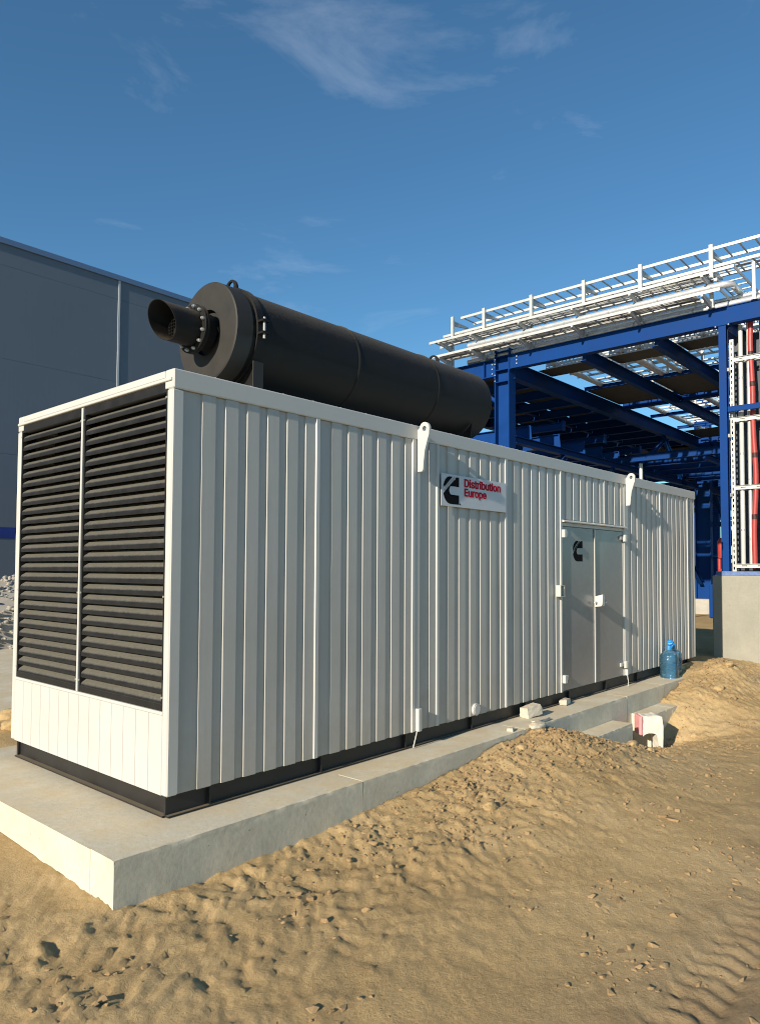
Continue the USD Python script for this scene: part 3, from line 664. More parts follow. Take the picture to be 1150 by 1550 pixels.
# ------------------------------------------------------------------ exhaust silencer on the roof
AX = np.array([0, 1.285, 3.696])
es = thing('exhaust_silencer', 'large black exhaust silencer drum lying on the container roof', 'silencer', (3.1, 1.285, HC))
RS = 0.463
obj('end_cap', lathe_x([(0.0, 1.145), (0.21, 1.145), (0.21, 1.10), (RS - 0.012, 1.10), (RS, 1.108), (RS, 1.275), (RS - 0.02, 1.28)], AX), 'silencer_end', es, smooth=30)
obj('body', lathe_x([(RS - 0.03, 1.278), (RS - 0.008, 1.28), (RS - 0.008, 2.62), (RS + 0.001, 2.632), (RS + 0.001, 2.648), (RS - 0.008, 2.66), (RS - 0.008, 3.95), (RS + 0.001, 3.962), (RS + 0.001, 3.978), (RS - 0.008, 3.99), (RS - 0.008, 5.06), (RS - 0.02, 5.08), (0.0, 5.08)], AX), 'silencer_black', es, smooth=30)
obj('clamp_band', lathe_x([(RS - 0.005, 1.315), (RS + 0.012, 1.318), (RS + 0.012, 1.39), (RS - 0.005, 1.393)], AX), 'silencer_black', es, smooth=30)
# clamp ears with a bolt on the near side, lifting eye on top
ce = MB().box(1.318, 1.392, AX[1] - RS - 0.085, AX[1] - RS - 0.005, AX[2] + 0.055, AX[2] + 0.075).box(1.318, 1.392, AX[1] - RS - 0.085, AX[1] - RS - 0.002, AX[2] - 0.055, AX[2] - 0.035)
obj('clamp_ear', ce, 'silencer_black', es)
obj('clamp_bolt', cyl((1.355, AX[1] - RS - 0.055, AX[2] - 0.095), (1.355, AX[1] - RS - 0.055, AX[2] + 0.10), 0.011, 8), 'grey_metal', es)
eye = Polygon([(0.095 * math.cos(a), 0.10 * math.sin(a)) for a in np.linspace(0, math.pi, 16)] + [(-0.095, -0.03), (0.095, -0.03)],
              [[(0.045 * math.cos(a), 0.035 + 0.045 * math.sin(a)) for a in np.linspace(0, 2 * math.pi, 16, endpoint=False)]])
obj('lifting_eye', plate(eye, 0.02, (1.355, AX[1], AX[2] + RS + 0.012), (0, 1, 0), (0, 0, 1)), 'silencer_black', es)
obj('lifting_eye', plate(eye, 0.02, (4.4, AX[1], AX[2] + RS - 0.006), (0, 1, 0), (0, 0, 1)), 'silencer_black', es)
# outlet: flange pair, bolts, pipe with a slanting cut
XF = 0.945
obj('neck', lathe_x([(0.165, XF + 0.02), (0.165, 1.102)], AX, 40), 'silencer_black', es, smooth=30)
fl = obj('flange', lathe_x([(0.168, XF), (0.222, XF), (0.225, XF + 0.003), (0.225, XF + 0.018), (0.222, XF + 0.021), (0.168, XF + 0.021)], AX, 48), 'silencer_black', es, smooth=30)
fl2 = obj('flange', lathe_x([(0.16, XF + 0.024), (0.222, XF + 0.024), (0.225, XF + 0.027), (0.225, XF + 0.042), (0.222, XF + 0.045), (0.16, XF + 0.045)], AX, 48), 'silencer_black', es, smooth=30)
for k in range(12):
    a = 2 * math.pi * (k + 0.5) / 12
    y, z = AX[1] + 0.197 * math.cos(a), AX[2] + 0.197 * math.sin(a)
    obj('bolt', MB().cyl((XF - 0.020, y, z), (XF, y, z), 0.0155, 6).cyl((XF - 0.030, y, z), (XF - 0.020, y, z), 0.009, 8), 'bolt_steel', fl)
def cut_pipe(rad, n=48, inner=False):
    V, Fc = [], []
    for j in range(n):
        a = 2 * math.pi * j / n
        y, z = rad * math.cos(a), rad * math.sin(a)
        xe = 0.652 - 0.42 * z - 0.15 * y
        V += [(XF + 0.002, AX[1] + y, AX[2] + z), (xe, AX[1] + y, AX[2] + z)]
    for j in range(n):
        a, b = 2 * j, 2 * ((j + 1) % n)
        f = [(a, a + 1, b + 1), (a, b + 1, b)]
        Fc += [t[::-1] for t in f] if inner else f
    return V, Fc
Vo, Fo = cut_pipe(0.163); Vi, Fi = cut_pipe(0.157, inner=True)
n0 = len(Vo)
rim = []
for j in range(48):
    a, b = 2 * j + 1, 2 * ((j + 1) % 48) + 1
    rim += [(a, a + n0, b + n0), (a, b + n0, b)]
obj('outlet_pipe', trimesh.Trimesh(np.array(Vo + Vi), np.array(Fo + [tuple(i + n0 for i in f) for f in Fi] + rim), process=False), 'silencer_black', es, smooth=30)
ms = MB()
for v in np.arange(-0.14, 0.15, 0.028):
    w = math.sqrt(max(0.155 ** 2 - v * v, 0))
    ms.cyl((0.50, AX[1] + v, AX[2] - w), (0.50, AX[1] + v, AX[2] + w), 0.0022, 5)
    ms.cyl((0.504, AX[1] - w, AX[2] + v), (0.504, AX[1] + w, AX[2] + v), 0.0022, 5)
for m in ms.p:
    v = m.vertices; v[:, 0] += 0.30
obj('bird_mesh', ms, 'silencer_black', es)
obj('baffle', lathe_x([(0.0, 0.86), (0.1565, 0.86)], AX, 40), 'soot', es)
# saddles
def saddle(x0, x1, half):
    arc = [(RS * 1.0 * math.sin(a), AX[2] - HC - (RS + 0.004) * math.cos(a)) for a in np.linspace(-0.9, 0.9, 20)]
    poly = Polygon([(-half, 0.0), (half, 0.0)] + [(half, arc[-1][1])] + arc[::-1] + [(-half, arc[0][1])])
    return plate(poly, x1 - x0, (x0, AX[1], HC - 0.011), (0, 1, 0), (0, 0, 1))
for x in (1.345, 4.75):
    s = obj('saddle', saddle(x, x + 0.014, 0.43 if x < 2 else 0.30), 'silencer_black', es)
    if x > 2: continue
    obj('saddle_rib', MB().box(x - 0.05, x + 0.06, AX[1] - 0.445, AX[1] - 0.432, HC - 0.011, HC + 0.50), 'silencer_end', s)
    if x > 2: continue
    obj('saddle_rib', MB().box(x - 0.05, x + 0.08, AX[1] + 0.432, AX[1] + 0.445, HC - 0.011, HC + 0.50), 'silencer_end', s)
    obj('foot', boxm(x - 0.09, x + 0.11, AX[1] - 0.5, AX[1] + 0.5, HC - 0.0115, HC + 0.004), 'silencer_end', s)
obj('roof_cleat', boxm(1.94, 2.03, 0.62, 0.74, HC - 0.011, HC + 0.085, 0.004), 'grey_metal', es)
obj('roof_cleat', boxm(3.3, 3.39, 0.62, 0.74, HC - 0.011, HC + 0.085, 0.004), 'grey_metal', es)

# ------------------------------------------------------------------ concrete pedestal under the pipe rack
obj('concrete_pedestal', boxm(12.22, 14.2, -2.4, 0.37, -0.9, 1.405, 0.015), 'concrete_pale', label='big plain concrete pedestal carrying the slim blue post, right of the container', cat='pedestal')

# ------------------------------------------------------------------ blue steel pipe rack
pr_ = thing('pipe_rack', 'blue steel pipe rack frame towering behind the container end', 'pipe rack', (12.45, 3.0, -0.2))
XB = 12.40
UPY = (0, 1, 0)
def bolts(parent, pts, n, rad=0.018):
    """hexagon bolts at pts, standing out along n"""
    n = np.asarray(n, float)
    for q in pts:
        obj('bolt', MB().cyl(np.asarray(q, float) - n * 0.002, np.asarray(q, float) + n * 0.022, rad, 6), 'bolt_steel', parent)
c1 = obj('column', ibeam((12.45, 5.465, -0.2), (12.45, 5.465, 7.04), 0.43, 0.30, 0.024, 0.014, UPY), 'steel_blue', pr_)
for z in (6.98, 6.86, 6.52, 6.22):
    obj('stiffener', boxm(12.305, 12.442, 5.275, 5.655, z - 0.008, z + 0.008), 'steel_blue', c1)
bolts(c1, [(12.345, 5.682, z) for z in (6.95, 6.78, 6.62, 6.35)], (0, 1, 0), 0.02)
bolts(c1, [(12.299, 5.655, z) for z in (6.94, 6.80, 6.68, 6.40, 6.25)], (-1, 0, 0), 0.016)
c2 = obj('column', ibeam((12.375, 0.135, 1.49), (12.375, 0.135, 6.475), 0.15, 0.146, 0.012, 0.009, (1, 0, 0)), 'steel_blue', pr_)
obj('base_plate', boxm(12.23, 12.52, -1.9, 0.30, 1.408, 1.488, 0.006), 'steel_blue_worn', c2)
obj('cap_plate', boxm(12.28, 12.50, -0.02, 0.29, 6.477, 6.496), 'steel_blue', c2)
bolts(c2, [(12.29, 0.262, 6.462), (12.29, 0.008, 6.462)], (0, 0, 1), 0.018)
b1 = obj('beam', ibeam((XB, 5.236, 6.68), (XB, -4.2, 6.68), 0.36, 0.20, 0.018, 0.150), 'steel_blue', pr_)
obj('end_plate', boxm(12.296, 12.50, 5.237, 5.249, 6.46, 6.88), 'steel_blue', b1)
bolts(b1, [(12.322, 5.03, z) for z in (6.60, 6.69, 6.78)], (-1, 0, 0), 0.020)
b2 = obj('beam', ibeam((XB, 5.684, 6.60), (XB, 10.5, 6.60), 0.44, 0.20, 0.018, 0.012), 'steel_blue', pr_)
bolts(b2, [(12.392, 5.80, z) for z in (6.48, 6.60, 6.72)], (-1, 0, 0), 0.020)
obj('stiffener', boxm(12.302, 12.393, 6.00, 6.015, 6.40, 6.80), 'steel_blue', b2)
obj('knee_brace', cyl((12.45, 5.70, 5.75), (12.45, 6.5, 6.36), 0.05, 10), 'steel_blue', pr_)
obj('cross_rail', boxm(12.32, 12.38, -4.0, 0.055, 4.70, 4.81, 0.004), 'steel_blue', pr_)
# girders running back, cross beams, joists
for y, z, h, x1 in ((5.30, 6.50, 0.40, 26.1), (3.35, 6.55, 0.30, 26.1), (1.62, 6.55, 0.30, 26.1), (0.135, 6.55, 0.30, 26.1), (7.4, 6.55, 0.30, 26.1), (9.4, 6.50, 0.40, 26.1)):
    obj('girder', ibeam((12.512, y, z), (x1, y, z), h, 0.22 if h > 0.3 else 0.15, 0.016, 0.011), 'steel_blue', pr_)
for x in (18.75, 26.6):
    y1 = -4.0
    obj('cross_beam', ibeam((x, 5.16, 6.73), (x, y1, 6.73), 0.32, 0.2, 0.016, 0.012), 'steel_blue', pr_)
for x in (16.35, 21.2, 23.7):
    obj('tie_beam', ibeam((x, 5.26, 6.77), (x, 0.2, 6.77), 0.10, 0.08, 0.01, 0.008), 'steel_blue', pr_)
for x in np.arange(13.6, 26.0, 1.25):
    obj('joist', ibeam((x, 5.42, 6.42), (x, 9.29, 6.42), 0.24, 0.12, 0.012, 0.009), 'steel_blue', pr_)
# upper floor plates
for x0, x1 in ((13.63, 14.35), (16.4, 18.60), (24.2, 26.1)):
    for y0, y1 in ((0.23, 1.53), (1.71, 3.25), (3.44, 5.2)):
        obj('floor_plate', boxm(x0, x1, y0, y1, 6.716, 6.724), 'floor_plate', pr_)
for x0 in np.arange(12.6, 26, 1.9):
    for y0, y1 in ((5.42, 7.31), (7.49, 9.28)):
        obj('floor_plate', boxm(x0, x0 + 1.88, y0, y1, 6.716, 6.724), 'floor_plate', pr_)
# lower level: edge girder, joists with cleats, plates
obj('girder', ibeam((12.61, 5.32, 4.78), (26.1, 5.32, 4.78), 0.18, 0.18, 0.014, 0.010), 'steel_blue', pr_)
obj('girder', ibeam((12.61, 9.4, 4.78), (26.1, 9.4, 4.78), 0.18, 0.18, 0.014, 0.010), 'steel_blue', pr_)
for x in (13.4, 14.9, 16.35, 17.5, 18.7, 20.0, 21.4, 22.8, 24.2):
    j = obj('joist', ibeam((x, 5.28, 5.06), (x, 9.35, 5.06), 0.36, 0.16, 0.014, 0.010), 'steel_blue', pr_)
    obj('cleat', trimesh.convex.convex_hull(np.array([(x + dx, y, z) for dx in (-0.10, -0.088) for y, z in ((5.20, 4.874), (5.27, 4.874), (5.24, 5.24), (5.27, 5.24))])), 'steel_blue', j)
for x in (15.3, 17.9, 20.6):
    obj('cross_beam', ibeam((x, 5.41, 5.55), (x, 9.3, 5.55), 0.20, 0.14, 0.012, 0.01), 'steel_blue', pr_)
    obj('bracket', boxm(x - 0.08, x + 0.1, 5.37, 5.405, 5.42, 5.70, 0.004), 'steel_blue', pr_)
for x0 in (13.6, 16.4, 19.4):
    obj('floor_plate', boxm(x0, x0 + 1.0, 6.4, 9.3, 5.246, 5.256), 'floor_plate', pr_)
# far columns, footing, bracing
for y in (5.245, 9.4):
    obj('column', ibeam((26.45, y, 0.36), (26.45, y, 8.6 if y < 6 else 7.0), 0.59, 0.30, 0.024, 0.05, UPY), 'steel_blue', pr_)
obj('column', ibeam((12.45, 9.4, -0.2), (12.45, 9.4, 6.37), 0.43, 0.30, 0.024, 0.014, UPY), 'steel_blue', pr_)
obj('column', ibeam((26.45, 0.1, 0.36), (26.45, 0.1, 6.68), 0.3, 0.30, 0.02, 0.014, UPY), 'steel_blue', pr_)
for y in (5.245, 0.1, 9.4):
    obj('footing', boxm(25.9, 27.0, y - 0.55, y + 0.55, -0.6, 0.355, 0.02), 'concrete_grey', pr_)
for a, b in (((26.5, 4.9, 0.5), (26.5, 2.6, 4.2)), ((26.5, 2.5, 4.3), (26.5, 4.9, 6.6)), ((26.5, 2.4, 4.3), (26.5, 0.3, 0.6)), ((26.5, 2.4, 4.3), (26.5, 0.3, 6.6))):
    obj('brace', ibeam(a, b, 0.16, 0.16, 0.014, 0.01, (1, 0, 0)), 'steel_blue', pr_)
obj('cross_beam', ibeam((26.48, 4.93, 3.3), (26.48, 0.27, 3.3), 0.2, 0.16, 0.014, 0.01), 'steel_blue', pr_)
obj('cross_beam', ibeam((26.48, 4.93, 2.0), (26.48, 0.27, 2.0), 0.16, 0.16, 0.014, 0.01), 'steel_blue', pr_)
obj('brace', ibeam((13.2, 5.6, 4.6), (19.0, 5.6, 0.2), 0.14, 0.14, 0.012, 0.01), 'steel_blue', pr_)
obj('brace', ibeam((24.6, 5.3, 4.65), (22.4, 5.3, 6.25), 0.14, 0.14, 0.012, 0.01), 'steel_blue', pr_)
obj('brace', ibeam((20.5, 5.3, 4.6), (26.2, 5.3, 1.0), 0.18, 0.16, 0.012, 0.01), 'steel_blue', pr_)
for x in np.arange(19.2, 26.0, 1.3):
    obj('joist', ibeam((x, 0.25, 5.06), (x, 5.22, 5.06), 0.22, 0.14, 0.012, 0.009), 'steel_blue', pr_)
obj('girder', ibeam((19.0, 2.7, 4.86), (26.1, 2.7, 4.86), 0.16, 0.14, 0.012, 0.009), 'steel_blue', pr_)
for a, b in (((15.2, 5.3, 4.65), (13.0, 5.3, 3.0)), ((18.2, 5.3, 4.65), (20.4, 5.3, 2.2)), ((22.6, 5.32, 6.2), (20.4, 5.32, 4.95)), ((24.6, 0.14, 6.4), (21.5, 0.14, 3.0))):
    obj('brace', ibeam(a, b, 0.14, 0.14, 0.012, 0.01), 'steel_blue', pr_)
# perforated cable tray side under the near edge
for y0, y1 in ((4.95, 3.47), (3.2, 1.75), (1.5, 0.24)):
    pl_ = slotted(abs(y1 - y0), 0.19, 0.105, 0.062, 0.030, 2)
    obj('perforated_tray', plate(pl_, 0.004, (13.60, y0, 6.80), (0, -1, 0), (0.17, 0, 0.985)), 'galvanised', pr_)

rr_ = thing('rear_pipe_rack', 'second blue steel rack bay farther back in the shade of the first', 'pipe rack', (34, 4.5, -0.2))
for y in (0.1, 5.3, 9.4):
    obj('column', ibeam((41.0, y, -0.3), (41.0, y, 7.2), 0.45, 0.30, 0.024, 0.02, UPY), 'steel_blue', rr_)
    obj('girder', ibeam((26.75, y, 6.50), (40.8, y, 6.50), 0.40, 0.22, 0.016, 0.011), 'steel_blue', rr_)
    obj('girder', ibeam((26.75, y, 4.78), (40.8, y, 4.78), 0.24, 0.18, 0.016, 0.011), 'steel_blue', rr_)
for x in np.arange(27.6, 40.6, 1.6):
    obj('joist', ibeam((x, 0.22, 6.40), (x, 5.18, 6.40), 0.22, 0.14, 0.012, 0.009), 'steel_blue', rr_)
    obj('joist', ibeam((x, 5.42, 6.40), (x, 9.28, 6.40), 0.22, 0.14, 0.012, 0.009), 'steel_blue', rr_)
    obj('joist', ibeam((x, 5.42, 5.06), (x, 9.28, 5.06), 0.30, 0.16, 0.012, 0.009), 'steel_blue', rr_)
    obj('joist', ibeam((x, 0.22, 5.06), (x, 5.18, 5.06), 0.30, 0.16, 0.012, 0.009), 'steel_blue', rr_)
for x0 in np.arange(26.8, 40.5, 2.3):
    for y0, y1 in ((0.2, 5.2), (5.4, 9.3)):
        obj('floor_plate', boxm(x0, x0 + 2.28, y0, y1, 6.716, 6.724), 'floor_plate', rr_)
        if int(x0) % 2: obj('floor_plate', boxm(x0, x0 + 1.6, y0, y1, 5.22, 5.228), 'floor_plate', rr_)
for a, b in (((40.9, 5.0, 0.2), (40.9, 0.4, 4.6)), ((40.9, 0.4, 0.2), (40.9, 5.0, 4.6)), ((40.9, 5.6, 4.6), (40.9, 9.2, 0.2)), ((28.0, 5.3, 4.6), (33.5, 5.3, 0.2)), ((34.0, 5.3, 0.2), (39.5, 5.3, 4.6))):
    obj('brace', ibeam(a, b, 0.18, 0.16, 0.014, 0.01, (1, 0, 0) if a[0] == b[0] else (0, 1, 0)), 'steel_blue', rr_)
for z in (1.6, 3.2):
    obj('cross_beam', ibeam((40.95, 0.3, z), (40.95, 9.2, z), 0.2, 0.14, 0.012, 0.01), 'steel_blue', rr_)

# ------------------------------------------------------------------ galvanised supports and cable ladders on top of the rack
PY = [7.01, 6.0, 4.60, 3.20, 1.84, 0.33, -1.05, -2.45]
where = ['first from the left', 'second from the left, standing on the blue beam', 'third from the left, right of the blue column', 'fourth from the left',
         'fifth from the left, on the blue beam', 'sixth from the left, above slim blue post', 'seventh from the left', 'last on the right']
def arm(x0, x1, y, z, h0, h1):
    """tapered bracket from the post at x0 out to the tip at x1, its top at z"""
    poly = Polygon([(x0, z), (x1, z), (x1, z - h1), (x0, z - h0)])
    m = trimesh.creation.extrude_polygon(poly, 0.045, engine='earcut')
    m.apply_transform(np.array([[1, 0, 0, 0], [0, 0, -1, y + 0.0225], [0, 1, 0, 0], [0, 0, 0, 1]], float))
    return m
for i, y in enumerate(PY):
    zb = 6.862 if y < 5.2 else 6.824
    t = thing('tray_support', f'galvanised tray support post, {where[i]}', 'support post', (12.30, y, zb), 'tray support posts on the pipe rack')
    obj('post', sweep(cpoly(0.075, 0.062, 0.006), (12.30, y, zb), (12.30, y, 8.20), UPY), 'galvanised', t)
    obj('foot_plate', boxm(12.245, 12.36, y - 0.07, y + 0.07, zb, zb + 0.010), 'galvanised', t)
    obj('arm', arm(12.268, 11.70, y, 7.385, 0.15, 0.045), 'galvanised_dull', t)
    obj('arm', arm(12.268, 11.70, y, 6.995, 0.15, 0.045), 'galvanised_dull', t)
    obj('arm', arm(12.332, 12.98, y, 8.095, 0.13, 0.04), 'galvanised_dull', t)
    obj('arm', arm(12.332, 12.98, y, 7.715, 0.13, 0.04), 'galvanised_dull', t)
def rail(pts, z, h=0.060, w=0.022):
    """side rail along a polyline in plan"""
    mb = MB()
    for a, b in zip(pts[:-1], pts[1:]):
        a, b = np.array(a, float), np.array(b, float)
        u_ = (b - a) / np.linalg.norm(b - a)
        if len(pts) > 2: b = b + u_ * w / 2 * (0 if tuple(b) == tuple(pts[-1]) else 1)
        mb.add(sweep(sbox(-w / 2, -h / 2, w / 2, h / 2), (*a, z), (*b, z), (0, 0, 1)))
    return mb
def ladder(label, railA, railB, rungs, z, name='cable_ladder', m='galvanised', h=0.060, loc=None):
    """rungs: list of ((x, y), (x, y))"""
    t = thing(name, label, 'cable ladder', (*railA[0], z), 'cable ladders on the pipe rack')
    obj('side_rail', rail(railA, z, h), m, t); obj('side_rail', rail(railB, z, h), m, t)
    for a, b in rungs:
        obj('rung', sweep(sbox(-0.016, -0.010, 0.016, 0.010), (*a, z - 0.012), (*b, z - 0.012), (0, 0, 1)), 'galvanised_dull', t)
    return t
def yr(x0, x1, y0, y1, step=0.30): return [((x0, y), (x1, y)) for y in np.arange(y0, y1, step)]
def xr(y0, y1, x0, x1, step=0.30): return [((x, y0), (x, y1)) for x in np.arange(x0, x1, step)]
ladder('topmost white cable ladder against the sky, on the post tops', [(12.355, 6.78), (12.355, -4.2)], [(12.935, 6.78), (12.935, -4.2)], yr(12.368, 12.922, -4.1, 6.7), 8.135)
ladder('second white cable ladder from the top, behind the posts', [(12.355, 7.36), (12.355, -4.2)], [(12.935, 7.36), (12.935, -4.2)], yr(12.368, 12.922, -4.05, 7.3), 7.755)
ladder('front white cable ladder on the upper arms, bending back above the slim post', [(11.76, 7.36), (11.76, -0.26), (17.0, -0.26)], [(12.22, 7.36), (12.22, 0.20), (17.0, 0.20)],
       yr(11.773, 12.207, 0.3, 7.3) + xr(-0.247, 0.187, 12.45, 16.9), 7.425)
ladder('lowest front white cable ladder on the lower arms, close over the blue beam', [(11.76, 7.26), (11.76, 0.01), (14.2, 0.01)], [(12.22, 7.26), (12.22, 0.47), (14.2, 0.47)],
       yr(11.773, 12.207, 0.6, 7.2) + xr(0.023, 0.457, 12.55, 14.1), 7.035)
stand_ = thing('tray_support', 'short galvanised stub post where the front ladders bend back', 'support post', (12.30, -0.49, 6.862))
obj('post', sweep(cpoly(0.06, 0.06, 0.006), (12.30, -0.49, 6.862), (12.30, -0.49, 7.62), UPY), 'galvanised', stand_)
obj('foot_plate', boxm(12.25, 12.35, -0.55, -0.43, 6.862, 6.872), 'galvanised', stand_)
for x, z, lab in ((14.42, 6.98, 'cable ladder crossing the rack just behind the first dark floor plate'), (15.35, 7.0, 'low cable ladder crossing the rack in the middle of the floor gap'), (15.9, 7.75, 'highest cable ladder crossing the rack over the floor gap'),
                  (19.2, 7.0, 'low cable ladder crossing the rack close behind the dark cross beam'), (21.3, 7.05, 'low cable ladder crossing the rack midway to the far column'), (23.4, 7.1, 'low cable ladder crossing the rack just before the far column')):
    ladder(lab, [(x, 5.2), (x, -3.5)], [(x + 0.45, 5.2), (x + 0.45, -3.5)], yr(x + 0.013, x + 0.437, -3.4, 5.1), z)
for y, z, lab in ((0.55, 7.3, 'cable ladder running back along the rack on its right side'), (2.75, 7.6, 'high cable ladder running back along the middle of the rack'), (1.1, 7.9, 'highest cable ladder running back along the right of the rack')):
    ladder(lab, [(13.4, y), (26, y)], [(13.4, y + 0.40), (26, y + 0.40)], xr(y + 0.013, y + 0.387, 13.5, 25.9), z)
for x, z, lab in ((14.9, 7.15, 'cable ladder crossing the rack, nearest of those seen through the floor gap'), (15.7, 7.45, 'higher cable ladder crossing the rack in the middle of the floor gap'), (16.7, 7.1, 'cable ladder crossing the rack at the far edge of the floor gap'),
                  (20.2, 7.15, 'cable ladder crossing the rack just beyond the dark cross beam'), (22.3, 7.5, 'high cable ladder crossing the rack beyond the dark cross beam'), (24.6, 7.2, 'cable ladder crossing the rack near the far blue column')):
    ladder(lab, [(x, 5.2), (x, -3.5)], [(x + 0.45, 5.2), (x + 0.45, -3.5)], yr(x + 0.013, x + 0.437, -3.4, 5.1), z)
for y, z, lab in ((2.1, 7.05, 'cable ladder running back along the rack left of its middle'), (4.1, 7.3, 'cable ladder running back along the rack beside the left girder')):
    ladder(lab, [(13.4, y), (26, y)], [(13.4, y + 0.45), (26, y + 0.45)], xr(y + 0.013, y + 0.437, 13.5, 25.9), z)
def cables(label, pts, n, w, axis, seed, rad=0.013):
    g = np.random.default_rng(seed)
    t = thing('cable_bundle', label, 'cables', pts[0])
    pts = np.array(pts, float)
    seg = np.linspace(0, 1, 40)[:, None]
    base = pts[0] * (1 - seg) + pts[1] * seg
    for i in range(n):
        o = np.zeros((40, 3)); o[:, axis] = -w / 2 + w * (i + 0.5) / n + 0.012 * np.sin(seg[:, 0] * g.uniform(10, 26) + g.uniform(0, 6))
        o[:, 2] = 0.006 * np.sin(seg[:, 0] * g.uniform(20, 40) + g.uniform(0, 6)) + g.uniform(0, 0.01)
        obj('cable', tube(base + o, rad * g.uniform(0.8, 1.3), 6), ('pipe_grey', 'galvanised_dull', 'silencer_end')[g.integers(0, 3)], t, smooth=60)
cables('grey cables lying in the front ladder on the upper arms', [(11.99, 7.2, 7.435), (11.99, 0.25, 7.435)], 7, 0.36, 0, 1)
cables('grey cables lying in the lowest front ladder over the blue beam', [(11.99, 7.1, 7.045), (11.99, 0.5, 7.045)], 8, 0.36, 0, 2)
cables('few cables lying in the second ladder behind the posts', [(12.64, 7.2, 7.765), (12.64, -4.0, 7.765)], 4, 0.45, 0, 3)
# uprights carrying the crossing ladders
for i, (x, y) in enumerate(((15.15, 3.45), (15.95, 1.75), (16.95, 3.45), (20.4, 3.45), (22.5, 1.75), (24.8, 3.45))):
    t = thing('ladder_stand', ['goal shaped galvanised stand under the nearest crossing ladder', 'goal shaped galvanised stand under the higher crossing ladder', 'goal shaped galvanised stand at the far edge of the floor gap',
                               'goal shaped galvanised stand just beyond the dark cross beam', 'goal shaped galvanised stand under the high far ladder', 'goal shaped galvanised stand near the far blue column'][i], 'stand', (x, y, 6.705), 'ladder stands on the rack')
    for yy in (y, y + 0.9 if y < 3 else y - 1.4):
        obj('post', sweep(cpoly(0.05, 0.05, 0.006), (x, yy, 6.705), (x, yy, 7.9), UPY), 'galvanised', t)
    for zz in (7.0, 7.35, 7.7):
        obj('crossbar', boxm(x - 0.06, x - 0.026, min(y, yy), max(y, yy), zz, zz + 0.04), 'galvanised', t)

# ------------------------------------------------------------------ pipes on the rack
def pipe(name, label, cat, pts, rad, m, n=14, bends=0.2, group=None, rings=0):
    pth = smooth_path(pts, 7, bends) if len(pts) > 2 else np.array(pts, float)
    t = thing(name, label, cat, pth[0], group)
    obj('run', tube(pth, rad, n), m, t, smooth=40)
    if rings:
        seg = np.linalg.norm(np.diff(pth, axis=0), axis=1); tot = seg.sum(); cum = np.concatenate([[0], np.cumsum(seg)])
        for s in np.arange(rings / 2, tot, rings):
            i = min(np.searchsorted(cum, s) - 1, len(seg) - 1); w = (pth[i + 1] - pth[i]) / seg[i]; c = pth[i] + w * (s - cum[i])
            obj('clip', cyl(c - w * 0.018, c + w * 0.018, rad * 1.07 + 0.002, n), 'galvanised_dull' if m != 'pipe_red' else 'pipe_red_dark', t, smooth=40)
    return t
pipe('lagged_pipe', 'shiny lagged pipe under the front ladder, bending back above the slim post', 'pipe', [(12.05, 6.3, 7.215), (12.05, -0.12, 7.215), (16.0, -0.12, 7.215)], 0.070, 'lagging', rings=1.1)
pipe('lagged_pipe', 'shiny lagged pipe lying on the blue beam behind the posts', 'pipe', [(12.45, 6.6, 6.935), (12.45, -4.0, 6.935)], 0.066, 'lagging', rings=1.3)
pipe('lagged_pipe', 'thin lagged pipe behind the posts above the thicker one', 'pipe', [(12.62, 6.6, 7.10), (12.62, -4.0, 7.10)], 0.05, 'lagging', rings=1.3)
pipe('conduit', 'pale grey upright pipe beside the slotted strut on the pedestal', 'pipe', [(12.62, -0.125, 1.55), (12.62, -0.125, 6.5)], 0.044, 'pipe_grey', rings=1.55)
pipe('conduit', 'thin white upright pipe beside the red hose', 'pipe', [(12.62, -0.275, 1.55), (12.62, -0.275, 6.7)], 0.036, 'galvanised', rings=1.2)
hz_ = np.linspace(1.55, 6.7, 26)
hp_ = [(12.60 + 0.01 * math.sin(z * 2.1), -0.352 + 0.022 * math.sin(z * 1.25 + 0.4) + 0.012 * math.sin(z * 3.3), z) for z in hz_]
t = thing('red_hose', 'red corrugated hose running up beside the white pipe on the pedestal', 'hose', hp_[0])
obj('run', tube(hp_, 0.050, 14), 'pipe_red', t, smooth=40)
for z in (2.62, 3.9, 5.24, 5.95):
    j = np.argmin(abs(hz_ - z)); c = np.array(hp_[j])
    obj('sleeve', cyl(c - [0, 0, 0.05], c + [0, 0, 0.05], 0.0535, 14), 'pipe_red_dark', t, smooth=40)
pipe('conduit', 'dull grey upright pipe at the right edge behind the red hose', 'pipe', [(12.75, -0.50, 1.5), (12.75, -0.50, 6.6)], 0.05, 'galvanised_dull', rings=1.4)
pipe('conduit', 'white upright pipe farthest right on the pedestal', 'pipe', [(12.62, -0.66, 1.5), (12.62, -0.66, 6.2)], 0.05, 'pipe_grey', rings=1.4)
t = thing('strut_frame', 'white slotted strut frame standing on the pedestal behind the pipes', 'strut frame', (12.55, 0.035, 1.49))
sl = slotted(4.74, 0.082, 0.115, 0.062, 0.022, 1)
obj('upright', MB().add(plate(sl, 0.004, (12.55, 0.035, 1.49), (0, 0, 1), (0, 1, 0))).box(12.551, 12.60, 0.073, 0.077, 1.49, 6.23).box(12.551, 12.60, -0.007, -0.003, 1.49, 6.23), 'galvanised', t)
sl2 = slotted(4.74, 0.082, 0.115, 0.062, 0.022, 1)
obj('upright', MB().add(plate(sl2, 0.004, (12.55, -1.05, 1.49), (0, 0, 1), (0, 1, 0))).box(12.551, 12.60, -1.015, -1.011, 1.49, 6.23), 'galvanised', t)
